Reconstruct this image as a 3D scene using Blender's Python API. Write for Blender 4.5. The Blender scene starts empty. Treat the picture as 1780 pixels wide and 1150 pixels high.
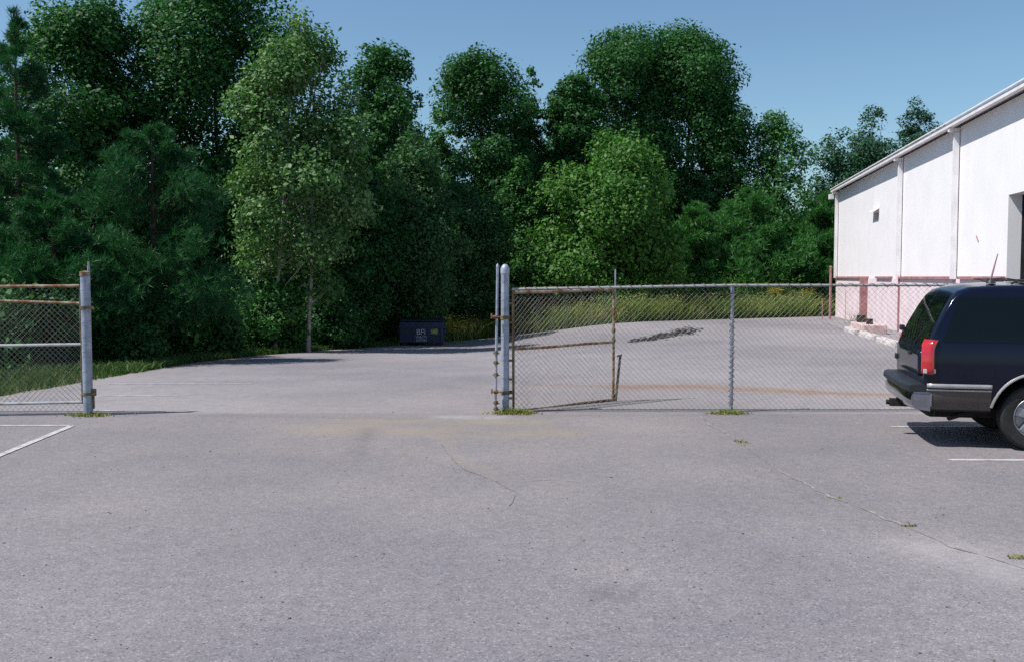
import bpy, bmesh, math, random
import numpy as np
from mathutils import Vector, Matrix
from mathutils.bvhtree import BVHTree
from mathutils.geometry import delaunay_2d_cdt

R = math.radians
rng = np.random.default_rng(11)
random.seed(11)
SC = bpy.context.scene
COL = SC.collection

# ------------------------------------------------------------------ camera
F = 1700.0 / 1780.0            # focal length in picture widths
CAM_H = 1.93
PITCH = math.atan(94.0 / 1700.0)
cd = bpy.data.cameras.new('camera')
cd.sensor_width = 36.0
cd.lens = F * 36.0
cd.clip_start = 0.1
cd.clip_end = 3000.0
cam = bpy.data.objects.new('camera', cd)
COL.objects.link(cam)
cam.location = (0, 0, CAM_H)
cam.rotation_euler = (R(90) - PITCH, 0, 0)
SC.camera = cam

# ------------------------------------------------------------------ sky and sun
SUN_D = Vector((-0.66, -0.17, 1.0)).normalized()      # towards the sun
EL = math.asin(SUN_D.z)
AZ = math.atan2(SUN_D.x, SUN_D.y)                     # clockwise from +Y
w = bpy.data.worlds.new('World')
SC.world = w
w.use_nodes = True
nt = w.node_tree
sky = nt.nodes.new('ShaderNodeTexSky')
sky.sky_type = 'NISHITA'
sky.sun_disc = False
sky.sun_elevation = EL
sky.sun_rotation = AZ
sky.air_density = 1.0
sky.dust_density = 0.5
sky.ozone_density = 1.3
bg = nt.nodes['Background']
bg.inputs['Strength'].default_value = 0.103
tint = nt.nodes.new('ShaderNodeMix'); tint.data_type = 'RGBA'; tint.blend_type = 'MULTIPLY'
tint.inputs[0].default_value = 1.0
tint.inputs[7].default_value = (0.83, 0.985, 1.04, 1)     # the cool cyan of the print film's sky
nt.links.new(sky.outputs[0], tint.inputs[6])
nt.links.new(tint.outputs[2], bg.inputs[0])
sl = bpy.data.lights.new('sun', 'SUN')
sl.energy = 4.9
sl.angle = R(0.5)
sl.color = (1.0, 0.965, 0.925)
so = bpy.data.objects.new('sun', sl)
COL.objects.link(so)
so.rotation_euler = SUN_D.to_track_quat('Z', 'Y').to_euler()
SC.view_settings.view_transform = 'Standard'
SC.view_settings.look = 'None'
SC.view_settings.exposure = 0.22
SC.view_settings.gamma = 1.0
SC.render.engine = 'CYCLES'
SC.cycles.max_bounces = 6
SC.cycles.transparent_max_bounces = 8
SC.cycles.use_denoising = False

# ------------------------------------------------------------------ the lie of the land
def sst(t):
    t = np.clip(t, 0, 1)
    return t * t * (3 - 2 * t)

def gz(x, y):
    """height of the ground: flat, falling gently towards the far left"""
    return -0.87 * sst((np.asarray(y, float) - 14) / 30) * sst((6 - np.asarray(x, float)) / 8)

def at(px, py, Y):
    """survey: the point at distance Y seen in this direction of the 1780 px photograph"""
    dx = (px - 890) / 1700.0
    dz = -(py - 575) / 1700.0
    cy, cz = math.cos(PITCH) + dz * math.sin(PITCH), -math.sin(PITCH) + dz * math.cos(PITCH)
    s = Y / cy
    return Vector((dx * s, Y, CAM_H + cz * s))

def gr(px, py):
    """survey: where that direction meets the ground"""
    y = 3.0
    for _ in range(6000):
        p = at(px, py, y)
        if p.z <= float(gz(p.x, p.y)):
            return p
        y += 0.02
    return at(px, py, 60)

def on(x, y, dz=0.0):
    return Vector((x, y, float(gz(x, y)) + dz))

# ------------------------------------------------------------------ mesh helpers
class MB:
    def __init__(s):
        s.v = []; s.f = []
    def add(s, vs, fs):
        o = len(s.v)
        s.v += [tuple(p) for p in vs]
        s.f += [tuple(i + o for i in f) for f in fs]
    def box(s, c, d, rz=0.0, M=None):
        x, y, z = d[0] / 2, d[1] / 2, d[2] / 2
        P = [Vector((a, b, e)) for e in (-z, z) for b in (-y, y) for a in (-x, x)]
        m = M or Matrix.Rotation(rz, 3, 'Z')
        s.add([Vector(c) + m @ p for p in P],
              [(0, 2, 3, 1), (4, 5, 7, 6), (0, 1, 5, 4), (2, 6, 7, 3), (0, 4, 6, 2), (1, 3, 7, 5)])
    def tube(s, pts, rad, n=8, cap=True):
        pts = [Vector(p) for p in pts]
        if not isinstance(rad, (list, tuple)): rad = [rad] * len(pts)
        vs = []; fs = []
        u = None
        for i, p in enumerate(pts):
            a = pts[max(i - 1, 0)]; b = pts[min(i + 1, len(pts) - 1)]
            t = (b - a).normalized()
            if u is None:
                u = t.orthogonal().normalized()
            else:
                u = (u - t * u.dot(t)).normalized()
            k = t.cross(u)
            for j in range(n):
                g = 2 * math.pi * j / n
                vs.append(p + (u * math.cos(g) + k * math.sin(g)) * rad[i])
        for i in range(len(pts) - 1):
            for j in range(n):
                fs.append((i * n + j, i * n + (j + 1) % n, (i + 1) * n + (j + 1) % n, (i + 1) * n + j))
        if cap:
            fs.append(tuple(range(n))[::-1])
            fs.append(tuple((len(pts) - 1) * n + j for j in range(n)))
        s.add(vs, fs)
    def lathe(s, prof, n=32, M=None, closed=False):
        """profile of (radius, height) turned round Z, then moved by matrix M"""
        vs = []; fs = []; m = len(prof)
        for j in range(n):
            g = 2 * math.pi * j / n
            for r, h in prof:
                p = Vector((r * math.cos(g), r * math.sin(g), h))
                vs.append(M @ p if M else p)
        for j in range(n):
            k = (j + 1) % n
            for i in range(m if closed else m - 1):
                i2 = (i + 1) % m
                fs.append((j * m + i, k * m + i, k * m + i2, j * m + i2))
        s.add(vs, fs)
    def build(s, name, mat=None, parent=None, smooth=None, bevel=0.0):
        me = bpy.data.meshes.new(name)
        me.from_pydata(s.v, [], s.f)
        me.update()
        return link(name, me, mat, parent, smooth, bevel)

def link(name, me, mat=None, parent=None, smooth=None, bevel=0.0):
    o = bpy.data.objects.new(name, me)
    COL.objects.link(o)
    if mat: me.materials.append(mat)
    if parent: o.parent = parent
    if smooth is not None:
        me.polygons.foreach_set('use_smooth', [True] * len(me.polygons))
        me.set_sharp_from_angle(angle=R(smooth))
    if bevel:
        b = o.modifiers.new('bevel', 'BEVEL'); b.width = bevel; b.segments = 2; b.limit_method = 'ANGLE'
    return o

def empty(name, loc, rz=0.0):
    o = bpy.data.objects.new(name, None)
    COL.objects.link(o)
    o.empty_display_size = 0.3
    o.location = loc
    o.rotation_euler = (0, 0, rz)
    return o

def tag(o, label=None, cat=None, group=None, kind=None):
    if label: o['label'] = label
    if cat: o['category'] = cat
    if group: o['group'] = group
    if kind: o['kind'] = kind
    return o

def np_mesh(name, V, Q, tint=None):
    """mesh from numpy arrays: V (n,3), Q (m,k) faces of k corners"""
    me = bpy.data.meshes.new(name)
    k = Q.shape[1]
    me.vertices.add(len(V)); me.vertices.foreach_set('co', V.astype(np.float32).ravel())
    me.loops.add(Q.size); me.loops.foreach_set('vertex_index', Q.astype(np.int32).ravel())
    me.polygons.add(len(Q)); me.polygons.foreach_set('loop_start', np.arange(0, Q.size, k, dtype=np.int32))
    me.update(calc_edges=True)
    if tint is not None:
        a = me.attributes.new('tint', 'FLOAT', 'FACE')
        a.data.foreach_set('value', tint.astype(np.float32))
    return me

# ------------------------------------------------------------------ materials
def nodes_of(name):
    m = bpy.data.materials.new(name)
    m.use_nodes = True
    t = m.node_tree
    return m, t, t.nodes['Principled BSDF']

def N(t, kind, **kw):
    n = t.nodes.new(kind)
    for k, v in kw.items():
        if k.startswith('_'): setattr(n, k[1:], v)
        else: n.inputs[k.replace('__', ' ')].default_value = v
    return n

def ramp(t, src, stops):
    n = t.nodes.new('ShaderNodeValToRGB')
    e = n.color_ramp.elements
    while len(e) < len(stops): e.new(0.5)
    for i, (p, c) in enumerate(stops):
        e[i].position = p
        e[i].color = (*c, 1) if len(c) == 3 else c
    t.links.new(src, n.inputs[0])
    return n

def mixc(t, fac, a, b, mode='MIX'):
    n = t.nodes.new('ShaderNodeMix'); n.data_type = 'RGBA'; n.blend_type = mode
    for i, v in ((0, fac), (6, a), (7, b)):
        if hasattr(v, 'links'): t.links.new(v, n.inputs[i])
        elif i == 0: n.inputs[0].default_value = v
        else: n.inputs[i].default_value = (*v, 1)
    return n.outputs[2]

def matt(name, c, rough=0.6, metal=0.0, var=0.15, scale=6.0, bump=0.0, bscale=60.0, spec=0.4, coat=0.0, c2=None, thr=(0.35, 0.65)):
    """plain surface with procedural unevenness; c2 = a second colour in patches (wear, rust)"""
    m, t, b = nodes_of(name)
    tc = N(t, 'ShaderNodeTexCoord')
    n = N(t, 'ShaderNodeTexNoise', Scale=scale, Detail=5.0, Roughness=0.6)
    t.links.new(tc.outputs['Object'], n.inputs['Vector'])
    c2_ = c2 or tuple(x * (1 - var) for x in c)
    lo, hi = thr
    r = ramp(t, n.outputs['Fac'], [(lo, c2_), (hi, tuple(min(1, x * (1 + var * 0.5)) for x in c))])
    t.links.new(r.outputs[0], b.inputs['Base Color'])
    b.inputs['Roughness'].default_value = rough
    b.inputs['Metallic'].default_value = metal
    b.inputs['Specular IOR Level'].default_value = spec
    if coat:
        b.inputs['Coat Weight'].default_value = coat; b.inputs['Coat Roughness'].default_value = 0.04
    if bump:
        n2 = N(t, 'ShaderNodeTexNoise', Scale=bscale, Detail=4.0)
        t.links.new(tc.outputs['Object'], n2.inputs['Vector'])
        bp = N(t, 'ShaderNodeBump', Strength=bump, Distance=0.01)
        t.links.new(n2.outputs['Fac'], bp.inputs['Height'])
        t.links.new(bp.outputs[0], b.inputs['Normal'])
    return m

def leafmat(name, dark, mid, light, trans=0.25, rough=0.55, spec=0.22):
    """leaf colours differ leaf by leaf (tint attribute)"""
    m, t, b = nodes_of(name)
    a = N(t, 'ShaderNodeAttribute'); a.attribute_name = 'tint'
    r = ramp(t, a.outputs['Fac'], [(0.0, dark), (0.55, mid), (1.0, light)])
    t.links.new(r.outputs[0], b.inputs['Base Color'])
    b.inputs['Roughness'].default_value = rough
    b.inputs['Specular IOR Level'].default_value = spec
    tr = N(t, 'ShaderNodeBsdfTranslucent')
    mm = mixc(t, 1.0, r.outputs[0], (0.85, 1.2, 0.5), 'MULTIPLY')
    t.links.new(mm, tr.inputs['Color'])
    mx = N(t, 'ShaderNodeMixShader', Fac=trans)
    t.links.new(b.outputs[0], mx.inputs[1]); t.links.new(tr.outputs[0], mx.inputs[2])
    t.links.new(mx.outputs[0], t.nodes['Material Output'].inputs['Surface'])
    return m

def asphalt_mat():
    m, t, b = nodes_of('asphalt')
    tc = N(t, 'ShaderNodeTexCoord')
    def noise(s, d=4.0, r=0.6):
        n = N(t, 'ShaderNodeTexNoise', Scale=s, Detail=d, Roughness=r)
        t.links.new(tc.outputs['Object'], n.inputs['Vector'])
        return n.outputs['Fac']
    v = N(t, 'ShaderNodeTexVoronoi', Scale=95.0)
    t.links.new(tc.outputs['Object'], v.inputs['Vector'])
    sep = N(t, 'ShaderNodeSeparateColor')
    t.links.new(v.outputs['Color'], sep.inputs[0])
    fine = ramp(t, sep.outputs[0], [(0.0, (0.112, 0.104, 0.110)), (0.15, (0.181, 0.168, 0.178)), (0.88, (0.226, 0.209, 0.221)), (1.0, (0.32, 0.30, 0.312))])
    mid = ramp(t, noise(9.0, 6.0, 0.7), [(0.3, (0.86, 0.86, 0.86)), (0.7, (1.12, 1.12, 1.12))])
    big = ramp(t, noise(0.45, 4.0, 0.55), [(0.3, (0.80, 0.82, 0.86)), (0.7, (1.14, 1.105, 1.085))])
    c = mixc(t, 1.0, fine.outputs[0], mid.outputs[0], 'MULTIPLY')
    c = mixc(t, 1.0, c, big.outputs[0], 'MULTIPLY')
    def layer(c, attr, col, nscale, amt):
        a = N(t, 'ShaderNodeAttribute'); a.attribute_name = attr
        k = ramp(t, noise(nscale, 6.0, 0.75), [(0.3, (0.25,) * 3), (0.62, (1.0,) * 3)])
        q = N(t, 'ShaderNodeMath', _operation='MULTIPLY'); t.links.new(a.outputs['Fac'], q.inputs[0]); t.links.new(k.outputs[0], q.inputs[1])
        q2 = N(t, 'ShaderNodeMath', _operation='MULTIPLY', _use_clamp=True); t.links.new(q.outputs[0], q2.inputs[0]); q2.inputs[1].default_value = amt
        return mixc(t, q2.outputs[0], c, col)
    c = layer(c, 'rust', (0.175, 0.10, 0.058), 2.2, 1.7)
    c = layer(c, 'dirt', (0.275, 0.225, 0.165), 1.6, 0.9)
    c = layer(c, 'dark', (0.085, 0.08, 0.085), 6.0, 0.8)
    c = layer(c, 'pale', (0.42, 0.39, 0.39), 4.0, 0.7)
    t.links.new(c, b.inputs['Base Color'])
    b.inputs['Roughness'].default_value = 0.9
    b.inputs['Specular IOR Level'].default_value = 0.25
    bp = N(t, 'ShaderNodeBump', Strength=0.4, Distance=0.005)
    t.links.new(v.outputs['Distance'], bp.inputs['Height'])
    t.links.new(bp.outputs[0], b.inputs['Normal'])
    return m

M = {}
M['asphalt'] = asphalt_mat()
M['soil'] = matt('soil', (0.10, 0.105, 0.04), 0.95, var=0.5, scale=3.0, bump=0.4, bscale=20, spec=0.1)
M['paint'] = matt('worn_white_paint', (0.44, 0.42, 0.42), 0.8, c2=(0.30, 0.28, 0.285), scale=7.0, thr=(0.36, 0.55), spec=0.2)
M['paint_faint'] = matt('worn_out_paint', (0.42, 0.39, 0.39), 0.85, c2=(0.28, 0.26, 0.275), scale=6.0, thr=(0.4, 0.62), spec=0.2)
M['crack'] = matt('crack_fill', (0.20, 0.185, 0.17), 0.95, var=0.4, scale=8.0, spec=0.1)
M['crack_pale'] = matt('crumbled_crack_edge', (0.275, 0.25, 0.235), 0.95, var=0.5, scale=8.0, spec=0.1)
M['crumble'] = matt('loose_asphalt', (0.055, 0.052, 0.05), 0.95, var=0.4, scale=8.0, spec=0.1)
M['galv'] = matt('galvanised_steel', (0.36, 0.40, 0.48), 0.55, 0.35, c2=(0.24, 0.27, 0.33), scale=9.0, bump=0.15, bscale=40)
M['galv_thin'] = matt('weathered_galvanised_pipe', (0.36, 0.37, 0.38), 0.55, 0.35, c2=(0.27, 0.21, 0.15), scale=7.0, thr=(0.30, 0.5))
M['rusty'] = matt('rusty_pipe', (0.36, 0.31, 0.23), 0.75, 0.1, c2=(0.19, 0.085, 0.035), scale=5.0, thr=(0.44, 0.62), bump=0.2)
M['rusty_dark'] = matt('dark_rusty_pipe', (0.19, 0.16, 0.09), 0.75, 0.2, c2=(0.08, 0.045, 0.025), scale=6.0, thr=(0.35, 0.6), bump=0.2)
M['wire'] = matt('fence_wire', (0.22, 0.22, 0.215), 0.6, 0.3, c2=(0.20, 0.17, 0.13), scale=3.0)
M['bark'] = matt('bark', (0.075, 0.06, 0.045), 0.95, var=0.5, scale=9.0, bump=0.6, bscale=30, spec=0.1)
M['bark_pale'] = matt('pale_bark', (0.38, 0.355, 0.30), 0.9, c2=(0.17, 0.15, 0.12), scale=7.0, bump=0.4, bscale=30, spec=0.1)

# ------------------------------------------------------------------ the ground sheets
def grid_axis(a, b, fine_a, fine_b, step, grow=1.35):
    out = list(np.arange(fine_a, fine_b + step / 2, step))
    s = step
    while out[-1] < b: s *= grow; out.append(out[-1] + s)
    s = step
    while out[0] > a: s *= grow; out.insert(0, out[0] - s)
    return np.array(out)
gx = grid_axis(-900, 900, -20, 24, 0.8); gy = grid_axis(-300, 1500, -4, 62, 0.8)
X, Y = np.meshgrid(gx, gy)
Z = gz(X, Y) - 0.05 + 0.0 * X
nx, ny = len(gx), len(gy)
ii = (np.arange(ny - 1)[:, None] * nx + np.arange(nx - 1)[None, :]).ravel()
gm = np_mesh('ground', np.stack([X, Y, Z], -1).reshape(-1, 3), np.stack([ii, ii + 1, ii + nx + 1, ii + nx], 1))
tag(link('ground', gm, M['soil']), kind='structure')

# edge of the asphalt, walked from the left round the far side to the building
edge_px = [(0, 688), (70, 676), (140, 664), (230, 648), (330, 630), (450, 617), (580, 607), (690, 600), (790, 592), (870, 583), (980, 572), (1100, 560), (1270, 554), (1450, 549)]
EDGE = [(-40, 13.0), (-14, 14.6)] + [tuple(gr(*p))[:2] for p in edge_px]
def densify(pl, step, amp):
    out = []
    for (ax, ay), (bx, by) in zip(pl[:-1], pl[1:]):
        n = max(1, int(math.hypot(bx - ax, by - ay) / step))
        for i in range(n):
            u = i / n
            out.append((ax + (bx - ax) * u + random.uniform(-amp, amp), ay + (by - ay) * u + random.uniform(-amp, amp)))
    out.append(pl[-1])
    return out
edge_d = densify(EDGE, 0.35, 0.09)
lot = edge_d + [(24, 49.5), (30, 40), (30, -12), (-40, -12)]
pts = []
for y in list(np.arange(4.0, 20, 0.13)) + list(np.arange(20, 49, 0.4)):
    st = 0.14 if y < 20 else 0.45
    lim = 0.6 * y + 1.0
    for x in np.arange(-lim, lim, st):
        pts.append((x + random.uniform(-.03, .03), y + random.uniform(-.03, .03)))
for y in np.arange(-11, 49, 2.0):
    for x in np.arange(-39, 29, 2.0):
        if abs(x) > 0.6 * y + 1.2: pts.append((x + random.uniform(-.1, .1), y + random.uniform(-.1, .1)))
nb = len(lot)
vs, es, fs, *_ = delaunay_2d_cdt([Vector(p) for p in lot + pts], [(i, (i + 1) % nb) for i in range(nb)], [tuple(range(nb))], 1, 1e-5)
A = np.array([(v.x, v.y) for v in vs])
V = np.column_stack([A, gz(A[:, 0], A[:, 1])])
T = np.array(fs)
am = np_mesh('parking_lot', V, T)
def seg_dist(P, pl):
    d = np.full(len(P), 1e9)
    for a, b in zip(pl[:-1], pl[1:]):
        a = np.array(a[:2]); b = np.array(b[:2]); ab = b - a
        u = np.clip(((P - a) @ ab) / (ab @ ab), 0, 1)
        d = np.minimum(d, np.linalg.norm(P - (a + u[:, None] * ab), axis=1))
    return d
def line_px(*pp): return [tuple(gr(*p))[:2] for p in pp]
rust = np.exp(-(seg_dist(A, line_px((1090, 672), (1200, 671), (1300, 676), (1400, 681))) / 0.36) ** 2)
rust = np.maximum(rust, 0.85 * np.exp(-(seg_dist(A, line_px((1390, 681), (1540, 686))) / 0.28) ** 2))
rust = np.maximum(rust, 0.35 * np.exp(-(seg_dist(A, line_px((930, 668), (1090, 672))) / 0.25) ** 2))
dirt = 0.9 * np.exp(-(seg_dist(A, line_px((600, 730), (800, 733), (930, 733))) / 0.32) ** 2)
dirt = np.maximum(dirt, 0.8 * np.exp(-(seg_dist(A, line_px((560, 745), (760, 748), (960, 752))) / 0.6) ** 2))
dirt = np.maximum(dirt, 0.35 * np.exp(-(seg_dist(A, line_px((420, 705), (600, 712), (760, 716))) / 0.5) ** 2))
dirt = np.maximum(dirt, 0.5 * np.exp(-(seg_dist(A, line_px((770, 760), (800, 800), (880, 836), (1010, 836))) / 0.12) ** 2))
dirt = np.maximum(dirt, 0.55 * np.exp(-(seg_dist(A, edge_d) / 0.45) ** 2))
dark = 0.75 * np.exp(-(seg_dist(A, line_px((1045, 1031), (1070, 1033))) / 0.13) ** 2)
dark = np.maximum(dark, 0.5 * np.exp(-(seg_dist(A, line_px((640, 745), (620, 790))) / 0.12) ** 2))
crx = np.array([tuple(gr(*p))[:2] for p in ((1215, 722), (1290, 772), (1420, 852), (1560, 909), (1790, 990))])
cx_at = np.interp(A[:, 1], crx[::-1, 1], crx[::-1, 0])
dark = np.maximum(dark, 0.20 * sst((A[:, 0] - cx_at) / .08) * sst((13.7 - A[:, 1]) / .1))
warm = sst((9.5 - np.hypot(A[:, 0] + .8, (A[:, 1] - 13.0) * 1.1)) / 8.0)
dirt = np.maximum(dirt, 0.26 * warm)
dark = np.maximum(dark, 0.30 * np.exp(-(seg_dist(A, line_px((1250, 740), (1400, 850), (1560, 905))) / 0.5) ** 2))
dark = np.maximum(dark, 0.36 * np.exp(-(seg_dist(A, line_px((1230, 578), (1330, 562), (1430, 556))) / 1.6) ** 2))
pale = np.where(A[:, 1] > 13.8, 0.45, 0.0) * (0.6 + 0.4 * np.sin(A[:, 0] * 0.5 + A[:, 1] * 0.3))
dark = np.maximum(dark, 0.30 * np.exp(-(seg_dist(A, line_px((-100, 722), (400, 722), (700, 727), (880, 722), (1780, 720))) / 0.09) ** 2))
pale = np.maximum(pale, 0.8 * np.exp(-(seg_dist(A, line_px((770, 724), (860, 725))) / 0.16) ** 2))
pale = np.maximum(pale, 0.55 * np.exp(-(seg_dist(A, line_px((1640, 955), (1780, 1000))) / 0.35) ** 2))
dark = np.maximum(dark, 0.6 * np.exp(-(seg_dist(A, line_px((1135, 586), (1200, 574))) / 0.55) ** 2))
for nm, arr in (('rust', rust), ('dirt', dirt), ('dark', dark), ('pale', pale)):
    a = am.attributes.new(nm, 'FLOAT', 'POINT'); a.data.foreach_set('value', arr.astype(np.float32))
tag(link('parking_lot', am, M['asphalt']), kind='structure')

def ribbon(name, pl, width, mat, dz=0.004, jag=0.0, step=0.12):
    pl = densify([tuple(p)[:2] for p in pl], step, jag)
    vs = []; fs = []
    for i, p in enumerate(pl):
        a = Vector(pl[max(i - 1, 0)]); b = Vector(pl[min(i + 1, len(pl) - 1)])
        t = (b - a).normalized(); n = Vector((-t.y, t.x))
        wd = width * (1 if not jag else random.choice((0.15, 0.4, 0.8, 1.1, 1.5))) / 2
        for s in (-1, 1):
            q = Vector(p) + n * wd * s
            vs.append(on(q.x, q.y, dz))
    for i in range(len(pl) - 1): fs.append((2 * i, 2 * i + 2, 2 * i + 3, 2 * i + 1))
    m = MB(); m.add(vs, fs)
    return tag(m.build(name, mat), kind='structure')
ribbon('parking_line', [gr(-160, 739), gr(122, 739)], 0.085, M['paint'])
ribbon('parking_line', [gr(124, 740), gr(-30, 804)], 0.09, M['paint'], dz=0.008)
ribbon('parking_line', [gr(1547, 741), gr(1960, 741)], 0.085, M['paint'])
ribbon('parking_line', [gr(1648, 799), gr(2050, 800)], 0.085, M['paint'])
ribbon('parking_line', [gr(168, 688), gr(310, 687)], 0.09, M['paint_faint'])
ribbon('parking_line', [gr(190, 667), gr(440, 666)], 0.10, M['paint_faint'])
ribbon('parking_line', [gr(170, 713), gr(215, 713)], 0.09, M['paint_faint'])
ribbon('pavement_crack', [gr(1215, 722), gr(1236, 738), gr(1290, 772), gr(1345, 812), gr(1420, 852), gr(1490, 882), gr(1560, 909), gr(1650, 950), gr(1790, 990)], 0.022, M['crack_pale'], jag=0.025)
ribbon('pavement_crack', [gr(765, 772), gr(800, 812), gr(860, 836), gr(900, 858), gr(885, 880)], 0.007, M['crack'], jag=0.012)
ribbon('pavement_crack', [gr(870, 838), gr(960, 834), gr(1010, 838)], 0.007, M['crack'], jag=0.012)

# loose broken asphalt on the far lot
cm = MB()
for _ in range(620):
    u = random.random() ** .75
    c = gr(1095 + 112 * u + random.gauss(0, 8), 595 - 22 * u + random.gauss(0, .8 + 2.6 * u))
    s = random.uniform(0.012, 0.06)
    cm.box(on(c.x, c.y, s * 0.2), (s * 1.6, s * 1.3, s * 0.4), random.uniform(0, 3))
tag(cm.build('asphalt_rubble', M['crumble']), 'dark scatter of crumbled asphalt lying on the far lot', 'rubble', kind='stuff')

# grit and dry leaf bits lying about
gm_ = MB()
for _ in range(420):
    y = 4.6 + 9.5 * random.random() ** 1.4; x = random.uniform(-.62, .62) * y
    s = random.uniform(.003, .008) if random.random() < .96 else random.uniform(.009, .014)
    gm_.box(on(x, y, s * .3), (s * 1.7, s * 1.2, s * .7), random.uniform(0, 3))
tag(gm_.build('grit', matt('grit', (0.15, 0.135, 0.12), 0.9, c2=(0.06, 0.055, 0.05), scale=2.5)), 'small dark stones and grit scattered over the near asphalt', 'grit', kind='stuff')

# ------------------------------------------------------------------ the building
M['wall'] = matt('white_painted_wall', (0.83, 0.79, 0.80), 0.7, var=0.05, scale=0.7, spec=0.2)
def ribbed(name, c, scale, strength):
    m, t, b = nodes_of(name)
    tc = N(t, 'ShaderNodeTexCoord')
    n = N(t, 'ShaderNodeTexNoise', Scale=0.9, Detail=5.0); t.links.new(tc.outputs['Object'], n.inputs['Vector'])
    r = ramp(t, n.outputs['Fac'], [(0.3, tuple(x * 0.93 for x in c)), (0.7, c)])
    mp = N(t, 'ShaderNodeMapping'); mp.inputs['Scale'].default_value = (1, 1, 0.06)
    t.links.new(tc.outputs['Object'], mp.inputs['Vector'])
    n2 = N(t, 'ShaderNodeTexNoise', Scale=3.5, Detail=4.0); t.links.new(mp.outputs[0], n2.inputs['Vector'])
    st = ramp(t, n2.outputs['Fac'], [(0.30, (0.985, 0.98, 0.975)), (0.5, (1, 1, 1))])
    cc = mixc(t, 1.0, r.outputs[0], st.outputs[0], 'MULTIPLY')
    t.links.new(cc, b.inputs['Base Color'])
    b.inputs['Roughness'].default_value = 0.65; b.inputs['Specular IOR Level'].default_value = 0.25
    wv = N(t, 'ShaderNodeTexWave', Scale=scale); wv.bands_direction = 'X'; t.links.new(tc.outputs['Object'], wv.inputs['Vector'])
    bp = N(t, 'ShaderNodeBump', Strength=strength, Distance=0.02); t.links.new(wv.outputs['Fac'], bp.inputs['Height'])
    t.links.new(bp.outputs[0], b.inputs['Normal'])
    return m
M['wall'] = ribbed('white_metal_siding', (0.83, 0.805, 0.815), 1.05, 0.05)
M['wainscot'] = matt('pinkish_painted_masonry', (0.74, 0.62, 0.65), 0.85, var=0.12, scale=1.6, bump=0.2, bscale=9, spec=0.2)
M['trim_red'] = matt('brick_red_trim', (0.38, 0.19, 0.19), 0.75, var=0.3, scale=3.0, spec=0.2)
M['gutter'] = matt('white_gutter', (0.78, 0.745, 0.75), 0.5, var=0.12, scale=2.0)
M['inside'] = matt('dark_interior', (0.035, 0.035, 0.04), 0.9, var=0.3, spec=0.1)
M['concrete'] = matt('pale_concrete', (0.55, 0.50, 0.49), 0.9, c2=(0.33, 0.30, 0.29), scale=5.0, bump=0.3, bscale=30, spec=0.2)
M['pink_conc'] = matt('pinkish_concrete', (0.55, 0.41, 0.40), 0.9, var=0.25, scale=4.0, spec=0.2)
M['black_pipe'] = matt('black_pipe', (0.02, 0.02, 0.02), 0.6, var=0.3)

corner = at(1453, 549, 47.5)
BA = math.atan2(-0.986, -0.167)            # local +x runs along the wall towards the camera side
bld = tag(empty('warehouse', (corner.x, corner.y, 0), BA), 'long white metal sided warehouse with a pinkish lower wall, seen along its eave side', 'warehouse')
# local frame: x along the wall (0 = far corner), +y into... outside is -y
EAVE = 6.02; LEN = 46.0; DEP = 30.0; WZ = 1.86
DO = (24.9, 31.0, 3.83)                    # door opening: from, to, top
WI = (8.9, 9.9, 4.12, 4.42)               # wall opening high up
YO = -1                                    # outside is on local -y
def wall_quads(mb, x0, x1, z0, z1, holes):
    xs = sorted({x0, x1} | {h[0] for h in holes} | {h[1] for h in holes})
    zs = sorted({z0, z1} | {h[2] for h in holes} | {h[3] for h in holes})
    xs = [x for x in xs if x0 <= x <= x1]; zs = [z for z in zs if z0 <= z <= z1]
    for a, b in zip(xs[:-1], xs[1:]):
        for c, d in zip(zs[:-1], zs[1:]):
            if any(h[0] <= a and b <= h[1] and h[2] <= c and d <= h[3] for h in holes): continue
            mb.add([(a, 0, c), (b, 0, c), (b, 0, d), (a, 0, d)], [(0, 1, 2, 3)])
    for h in holes:                        # reveals
        a, b, c, d = h[0], h[1], max(h[2], z0), min(h[3], z1)
        if d <= c: continue
        e = 0.30
        mb.add([(a, 0, c), (a, e, c), (a, e, d), (a, 0, d)], [(0, 1, 2, 3)])
        mb.add([(b, 0, c), (b, e, c), (b, e, d), (b, 0, d)], [(3, 2, 1, 0)])
        if h[3] <= z1: mb.add([(a, 0, d), (b, 0, d), (b, e, d), (a, e, d)], [(0, 1, 2, 3)])
        if h[2] >= z0: mb.add([(a, 0, c), (b, 0, c), (b, e, c), (a, e, c)], [(3, 2, 1, 0)])
mb = MB()
wall_quads(mb, 0, LEN, WZ, EAVE, [(DO[0], DO[1], 0, DO[2]), (WI[0], WI[1], WI[2], WI[3])])
mb.add([(0, 0, WZ), (0, DEP, WZ), (0, DEP, EAVE), (0, DEP / 2, EAVE + 1.2), (0, 0, EAVE)], [(0, 1, 2, 3, 4)])
mb.add([(LEN, 0, 0), (LEN, DEP, 0), (LEN, DEP, EAVE), (LEN, DEP / 2, EAVE + 1.2), (LEN, 0, EAVE)], [(4, 3, 2, 1, 0)])
mb.add([(0, DEP, 0), (LEN, DEP, 0), (LEN, DEP, EAVE), (0, DEP, EAVE)], [(3, 2, 1, 0)])
mb.build('wall', M['wall'], bld)
mb = MB()
x = 0.0
for a, b in ((0, DO[0]), (DO[1], LEN)):
    mb.box(((a + b) / 2, 0.12, WZ / 2 - 0.2), (b - a - 0.004, 0.30, WZ + 0.4))
mb.box((0.12, DEP / 2, WZ / 2 - 0.2), (0.30, DEP - 0.6, WZ + 0.4))
mb.build('lower_wall', M['wainscot'], bld)
for a, b in ((0.1, 8.15), (9.9, 12.6), (13.8, 20.6), (21.2, 24.85)):
    mb = MB(); mb.box(((a + b) / 2, -0.06, WZ + 0.035), (b - a, 0.10, 0.075)); mb.build('trim_strip', M['trim_red'], bld)
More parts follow.
